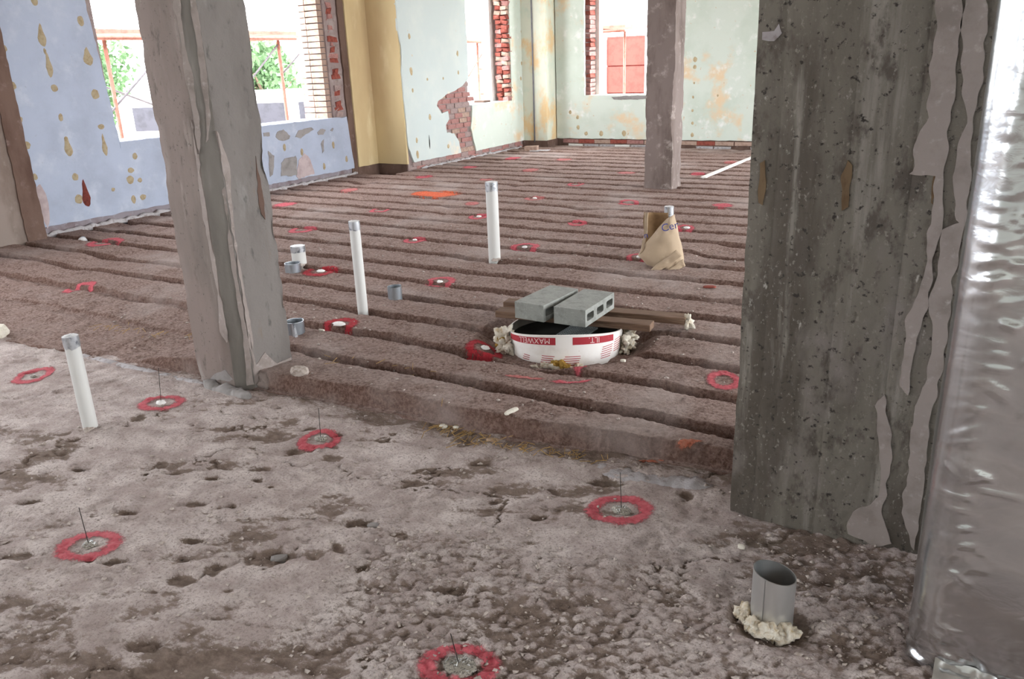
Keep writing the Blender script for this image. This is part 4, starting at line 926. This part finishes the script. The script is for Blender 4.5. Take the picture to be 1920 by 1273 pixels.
# ================================================================== LOOSE THINGS
a, b = gp(1318, 336, .075), gp(1410, 298, .075); d_ = b-a; L = d_.length+.6; rz = math.atan2(d_.y, d_.x)
t = empty('white_board', (a.x, a.y, 0), 'long white painted strip lying across ridges by the slim column', 'board', rz=rz)
zb = max(surf1(a.x+math.cos(rz)*L*q/12, a.y+math.sin(rz)*L*q/12) for q in range(13))
o = B().box((0, -.03, zb-.006), (L, .03, zb+.012)).out('board', WHITEW, t); bevel(o, .002)
lump('frayed_end', (.01, -.01, zb+.002), .035, WHITEW, t, 2.2, .3)
p = gp(998, 289, .03); t = empty('clay_brick', (p.x, p.y, 0), 'small tan brick offcut on the floor at the far corner pier', 'brick', rz=.2); zz = surf1(p.x, p.y)
o = B().box((-.12, -.05, zz-.005), (.10, .05, zz+.075), .006).out('brick_body', BR_TAN, t)
strip_ = B().box((-.02, -.1, zz-.01), (.3, .02, zz+.012), .006).out('mortar_slab', WHITEM, t)
def chip(u, v, z, sx, sy, sz, mat, name, label, cat, rz=0, seed=0, group=None):
    p = gp(u, v, z); g = surf1(p.x, p.y)
    bm = bmesh.new(); bmesh.ops.create_icosphere(bm, subdivisions=2, radius=1)
    for q in bm.verts:
        k_ = 1+.35*noise.noise(q.co*1.5+Vector((seed*3.1, seed, 0))); c_ = q.co*k_
        q.co = Vector((max(-.8, min(.8, c_.x))*sx, max(-.8, min(.8, c_.y))*sy, max(-.7, min(.7, c_.z))*sz))
    me = bpy.data.meshes.new(name); bm.to_mesh(me); bm.free(); me.materials.append(mat)
    o = bpy.data.objects.new(name, me); COL.objects.link(o); o.location = (p.x, p.y, g+sz*.45); o.rotation_euler = (random.uniform(-.15, .15), random.uniform(-.15, .15), rz)
    return tag(o, label, cat, group)
chip(1390, 1028, 0, .014, .010, .009, STONEW, 'pebble', 'small white pebble on broken concrete left of the wide column foot', 'pebble', seed=1)
chip(832, 801, 0, .024, .016, .012, STONEW, 'stone_chip', 'angular white chip at the step foot beside straw', 'chip', seed=2)
chip(855, 803, 0, .016, .012, .010, STONEW, 'stone_chip', 'smaller white chip right of the angular one at the step', 'chip', seed=3)
chip(565, 722, .03, .055, .035, .035, STONE, 'mortar_chunk', 'beige mortar chunk at the foot of the left column', 'rubble', .5, seed=4)
chip(627, 682, .06, .045, .02, .016, STONEW, 'plaster_chip', 'flat white plaster piece on the front ridge by the left column', 'chip', .1, seed=5)
chip(604, 627, .07, .028, .012, .009, STONEW, 'plaster_chip', 'small white plaster sliver near the foil flap sleeve', 'chip', -.1, seed=6)
chip(925, 826, 0, .035, .022, .006, WOOD_L, 'wood_chip', 'tan wood chip lying among straw at the step', 'chip', .4, seed=7)
chip(960, 798, .03, .012, .045, .012, STONEW, 'plaster_chip', 'white sliver stuck in the step face', 'chip', -.3, seed=8)
chip(700, 986, 0, .026, .018, .010, GREYP, 'embedded_stone', 'smooth grey stone sunk in the concrete floor', 'stone', .3, seed=9)
chip(522, 1040, 0, .034, .024, .014, GREYP, 'embedded_stone', 'bluish grey stone beside a pit in the concrete floor', 'stone', .7, seed=12)
chip(1330, 545, .07, .05, .025, .01, BR_RED, 'brick_chip', 'thin brick flake on a ridge right of the sack', 'chip', .1, seed=10)
chip(1168, 690, .05, .016, .012, .01, STONEW, 'stone_chip', 'tiny white chip in a groove right of the tube', 'chip', .1, seed=13)
chip(2, 625, .03, .05, .05, .06, STONEW, 'plaster_chunk', 'white plaster chunk at the left picture edge', 'rubble', .1, seed=11)
# straw and gravel: nobody could count it
b_ = B()
def straw(p, L, n_):
    for q in range(n_):
        t = random.uniform(0, 1); c_ = p[0].lerp(p[1], t) + Vector((random.gauss(0, .03), random.gauss(0, .03), 0)); a = random.uniform(0, math.pi); l = random.uniform(.3, 1)*L; g = surf1(c_.x, c_.y)
        d = Vector((math.cos(a)*l/2, math.sin(a)*l/2, random.uniform(-.003, .006))); b_.tube(c_-d+Vector((0, 0, g+.006)), c_+d+Vector((0, 0, g+.008)), .0016, 4)
straw((gp(815, 800), gp(920, 832)), .07, 60); straw((gp(920, 832), gp(1130, 865)), .05, 60); straw((gp(600, 700, .04), gp(900, 740, .04)), .07, 14); straw((gp(180, 620, .03), gp(360, 640, .03)), .08, 26)
o = b_.out('straw_litter', STRAW, floor); tag(o, 'straw and splinters scattered along the foot of the step', kind='stuff')
oc = [(1, 0, 0), (-1, 0, 0), (0, 1, 0), (0, -1, 0), (0, 0, 1), (0, 0, -1)]; of = [(0, 2, 4), (2, 1, 4), (1, 3, 4), (3, 0, 4), (2, 0, 5), (1, 2, 5), (3, 1, 5), (0, 3, 5)]
def scatter(n_, xr, yr, rmin, rmax, keep, name, label, mat, seed):
    R = np.random.RandomState(seed); x = R.uniform(*xr, n_*3); y = R.uniform(*yr, n_*3); k_ = keep(x, y, R); x, y = x[k_][:n_], y[k_][:n_]; z = surf(x, y); V, Fc = [], []
    for i in range(len(x)):
        r = rmin*(rmax/rmin)**(R.rand()**2.2); a = R.rand()*6.28; c_, s_ = math.cos(a), math.sin(a); sx, sy, sz = r*R.uniform(.7, 1.4), r*R.uniform(.6, 1.1), r*R.uniform(.45, .9); n0 = len(V)
        for p in oc: px, py = p[0]*sx+R.normal()*r*.25, p[1]*sy+R.normal()*r*.25; V.append((x[i]+c_*px-s_*py, y[i]+s_*px+c_*py, z[i]+p[2]*sz+sz*.35))
        Fc += [tuple(n0+j for j in q) for q in of]
    return tag(mesh(name, np.array(V), np.array(Fc), mat, floor, True), label, kind='stuff')
def kg(x, y, R): return (R.rand(len(x)) < np.clip(.18+sst(fbm(x, y, 1.1, 2, 7)+.55*(x+1.15)-.45*(y-1.75), -.18, .3), 0, 1)) & (y < step_y(x)-.03)
scatter(5200, (-3.5, .3), (.75, 2.6), .0022, .011, kg, 'gravel', 'loose grit and aggregate on the broken concrete', STONE, 3)
scatter(2200, (-5, -.3), (2.6, 6), .0025, .010, lambda x, y, R: (ridge_h(x, y) > .0) & (y > step_y(x)+.03), 'ridge_grit', 'crumbs of mortar lying on the ridges', STONE, 4)

# anchors inside the rings
def anchor(u, v, z, r, label, wire=None, white=True):
    p = gp(u, v, z); g = surf1(p.x, p.y)
    root = empty('floor_anchor', (p.x, p.y, g), label, 'anchor', 'anchors inside the red rings')
    bm = bmesh.new(); bmesh.ops.create_uvsphere(bm, u_segments=14, v_segments=6, radius=1)
    for q in bm.verts: k_ = 1+.3*noise.noise(q.co*2+Vector((u, v, 0))); q.co = Vector((q.co.x*r*k_, q.co.y*r*.8*k_, q.co.z*.010*k_))
    me = bpy.data.meshes.new('plug'); bm.to_mesh(me); bm.free(); me.materials.append(PLUGW if white else PLUGG); me.polygons.foreach_set('use_smooth', [True]*len(me.polygons))
    o = bpy.data.objects.new('plug', me); COL.objects.link(o); o.parent = root; o.location = (0, 0, .004)
    if not white:
        b2_ = B()
        for i in range(26):
            a = random.uniform(0, 6.28); d = r*random.uniform(0, .8); l = random.uniform(.4, 1)*r*.7; c_ = Vector((d*math.cos(a), d*.8*math.sin(a), .010)); e = Vector((random.uniform(-1, 1), random.uniform(-1, 1), random.uniform(0, .5))).normalized()*l
            b2_.tube(c_-e*.5, c_+e*.5, .0016, 4)
        b2_.out('wire_clippings', SHINY, root)
    if wire:
        n_ = Vector((p.x, p.y, 0)).normalized(); d = ray(*wire); tt = Vector((p.x, p.y, 0)).dot(n_)/d.dot(n_); q = EYE+d*tt
        B().tube((0, 0, 0), q-Vector((p.x, p.y, g)), .0014, 6).out('upright_wire', WIRE, root)
    return root
anchor(303, 760, 0, .026, 'white anchor with thin wire near the left column foot', (297, 690))
anchor(602, 827, 0, .028, 'grey anchor with upright wire left of the step straw', (597, 765), False)
anchor(168, 1027, 0, .028, 'grey anchor with upright wire at lower left', (148, 952), False)
anchor(1165, 963, 0, .034, 'grey anchor with wire in the ring left of the wide column', (1163, 886), False)
anchor(862, 1254, 0, .05, 'wide grey anchor with wire at the bottom picture edge', (845, 1188), False)
anchor(62, 706, 0, .016, 'dull anchor in the leftmost ring behind the lone pipe', None, False)
for (u, v, r, l) in [(602, 511, .034, 'white anchor beside the short wide pipe'), (636, 612, .04, 'white anchor left of the tall thin pipe base'), (908, 650, .032, 'white anchor left of the cardboard tube'), (825, 530, .022, 'pale anchor in the ring above the blocks'), (898, 408, .026, 'white anchor left of the thick pipe'), (984, 465, .024, 'white anchor right of the thick pipe'),
                     (1083, 420, .026, 'white anchor midway between thick pipe and sack'), (1178, 381, .036, 'white anchor left of the slim column foot'), (1288, 429, .028, 'white anchor right of the sack top'), (1199, 484, .022, 'white anchor at the sack left corner'), (1003, 374, .026, 'white anchor in a faded ring far behind the thick pipe'), (778, 452, .02, 'pale anchor in the ring right of the tall thin pipe top')]:
    anchor(u, v, .082, r, l)

# ================================================================== OUTSIDE
o = B().box((-70, -40, -1.0), (40, 80, -.75)).out('ground', GROUND); tag(o, 'pale yard ground outside the windows', 'ground', kind='structure')
def scaffold(c_, label, frames, braces, decks):
    """one standing scaffold: frames (two posts, rungs, top bar), diagonal braces, plank deck"""
    root = empty('scaffold', c_, label, 'scaffold', 'rusty scaffolds outside'); c_ = Vector(c_); R_ = lambda p: Vector(p)-c_
    for (x0, y0, x1, y1, zt, rungs) in frames:
        for x, y in ((x0, y0), (x1, y1)): B().tube(R_((x, y, -.75)), R_((x, y, zt)), .024, 10).out('post', RUST, root, True)
        for z in rungs: B().tube(R_((x0, y0, z)), R_((x1, y1, z)), .018, 8).out('rung', RUST, root, True)
        B().tube(R_((x0, y0, zt)), R_((x1, y1, zt)), .022, 8).out('top_bar', RUST, root, True)
    for (p, q, r, mat) in braces: B().tube(R_(p), R_(q), r, 8).out('brace', mat, root, True)
    for (x0, x1, y0, y1, z, along, lx) in decks:
        for i in range(4):
            if along == 'y': w = (x1-x0)/4; B().box(R_((x0+w*i+.01, y0, z-.02)), R_((x0+w*(i+1)-.01, y1, z+.025))).out('deck_plank', PLANK, root)
            else: w = (y1-y0)/4; B().box(R_((x0, y0+w*i+.01, z-.02)), R_((x1, y0+w*(i+1)-.01, z+.025))).out('deck_plank', PLANK, root)
        B().tube(R_((lx if along == 'y' else x0, y0, z-.075)), R_((lx if along == 'y' else x1, y1 if along == 'y' else y0, z-.075)), .026, 8).out('ledger', RUST, root, True)
scaffold((-9.9, 7.7, -.75), 'long rusty scaffold outside the two left windows', [(-9.4, 6.34, -10.4, 6.34, 1.93, (-.2, .4)), (-9.4, 9.12, -10.4, 9.12, 1.93, (-.2, .4))],
         [((-9.4, 6.05, .92), (-9.4, 7.35, 1.93), .014, STEELP), ((-10.4, 6.3, 1.6), (-10.4, 8.2, .85), .014, STEELP), ((-9.4, 8.1, 1.05), (-9.4, 9.12, 1.85), .014, STEELP), ((-9.4, 9.15, 1.45), (-9.4, 9.85, 1.93), .014, STEELP), ((-10.4, 8.4, .6), (-10.4, 9.4, 1.5), .02, STEELP)],
         [(-10.4, -9.35, 4.6, 10.4, 2.0, 'y', -9.35)])
scaffold((-9.4, 13.9, -.75), 'narrow rusty scaffold outside the bare brick window', [(-9.0, 13.86, -9.0, 14.18, 1.85, (.45, .9, 1.36)), (-9.9, 13.5, -9.9, 14.2, 1.85, (.45, 1.2))], [((-9.0, 13.45, 1.2), (-9.0, 14.2, 1.78), .014, RUST)], [(-10.0, -8.8, 13.2, 14.4, 1.93, 'y', -8.8)])
scaffold((-6.3, 14.7, -.75), 'rusty scaffold post and deck outside the back window', [(-6.53, 14.2, -6.53, 15.2, 1.95, (.2, .8)), (-5.0, 14.2, -5.0, 15.2, 1.95, (.2, .8))], [((-6.53, 15.2, .4), (-5.0, 15.2, 1.5), .014, STEELP)], [(-6.7, -6.05, 14.1, 15.3, 2.0, 'x', 0)])
# red panelled shed beyond the back window
t = empty('red_shed', (-7.5, 20, -.75), 'red panelled shed beyond the back window', 'shed')
B().box((-1.6, .06, 0), (5.5, 2.5, 2.72)).out('shed_body', REDP, t)
for i in range(6):
    for j in range(4): o = B().box((-1.58+i*1.1, 0, .05+j*.66), (-1.58+i*1.1+1.06, .05, .05+j*.66+.63)).out('panel', REDP, t)
for i in range(7): B().tube((-1.6+i*1.1, -.03, 0), (-1.6+i*1.1, -.03, 2.7), .035, 8).out('post', WHITEW, t)
# site trailer seen through the window with brick jamb
t = empty('site_trailer', (-16.5, 15.0, -.75), 'white site trailer with dark panes seen through the brick-jambed window', 'trailer', rz=.5)
B().box((-3, -1.2, .3), (3, 1.2, 1.75)).out('trailer_body', TRAILW, t)
for i in range(4): o = B().box((-2.6+i*1.35, -1.24, .95), (-2.6+i*1.35+1.0, -1.19, 1.5)).out('pane', GLASSD, t)
for i in (-1, 1): B().tube((i*1.6, -1.1, .3), (i*1.6, 1.1, .3), .3, 16).out('wheel', GLASSD, t)
def tree(x, y, h, r, label, seed):
    R = random.Random(seed); root = empty('tree', (x, y, -.75), label, 'tree', 'trees in the yard'); b = B().tube((0, 0, 0), (0, 0, h*.5), .22, 10, .12)
    for i in range(6): a = R.uniform(0, 6.28); b.tube((0, 0, h*(.25+.04*i)), (math.cos(a)*r*.6, math.sin(a)*r*.6, h*(.45+.06*i)), .08, 6, .03)
    b.out('trunk', BARK, root, True); c_ = B(); cl_ = [(Vector((R.gauss(0, .42)*r, R.gauss(0, .42)*r, h*R.uniform(.3, .92))), r*R.uniform(.25, .5)) for _ in range(26)]
    V, Fc = [], []
    for (p, rr) in cl_:
        for _ in range(150):
            d = Vector((R.gauss(0, 1), R.gauss(0, 1), R.gauss(0, 1))).normalized()*rr*R.uniform(.5, 1); q = p+d; s = R.uniform(.07, .16); e1 = Vector((R.gauss(0, 1), R.gauss(0, 1), R.gauss(0, 1))).normalized(); e2 = e1.orthogonal().normalized()
            n0 = len(V); V += [q-e1*s, q+e2*s*.5, q+e1*s, q-e2*s*.5]; Fc.append((n0, n0+1, n0+2, n0+3))
    o = mesh('crown', V, Fc, LEAF, root); o['kind'] = 'stuff'
tree(-26, 16.6, 3.4, 2.2, 'bushy green tree seen left in the leftmost window', 1); tree(-22, 20.5, 3.1, 1.8, 'rounder green tree seen right in the leftmost window', 2); tree(-30, 25.5, 3.2, 1.8, 'far small tree at the edge of the brick-jambed window', 3)
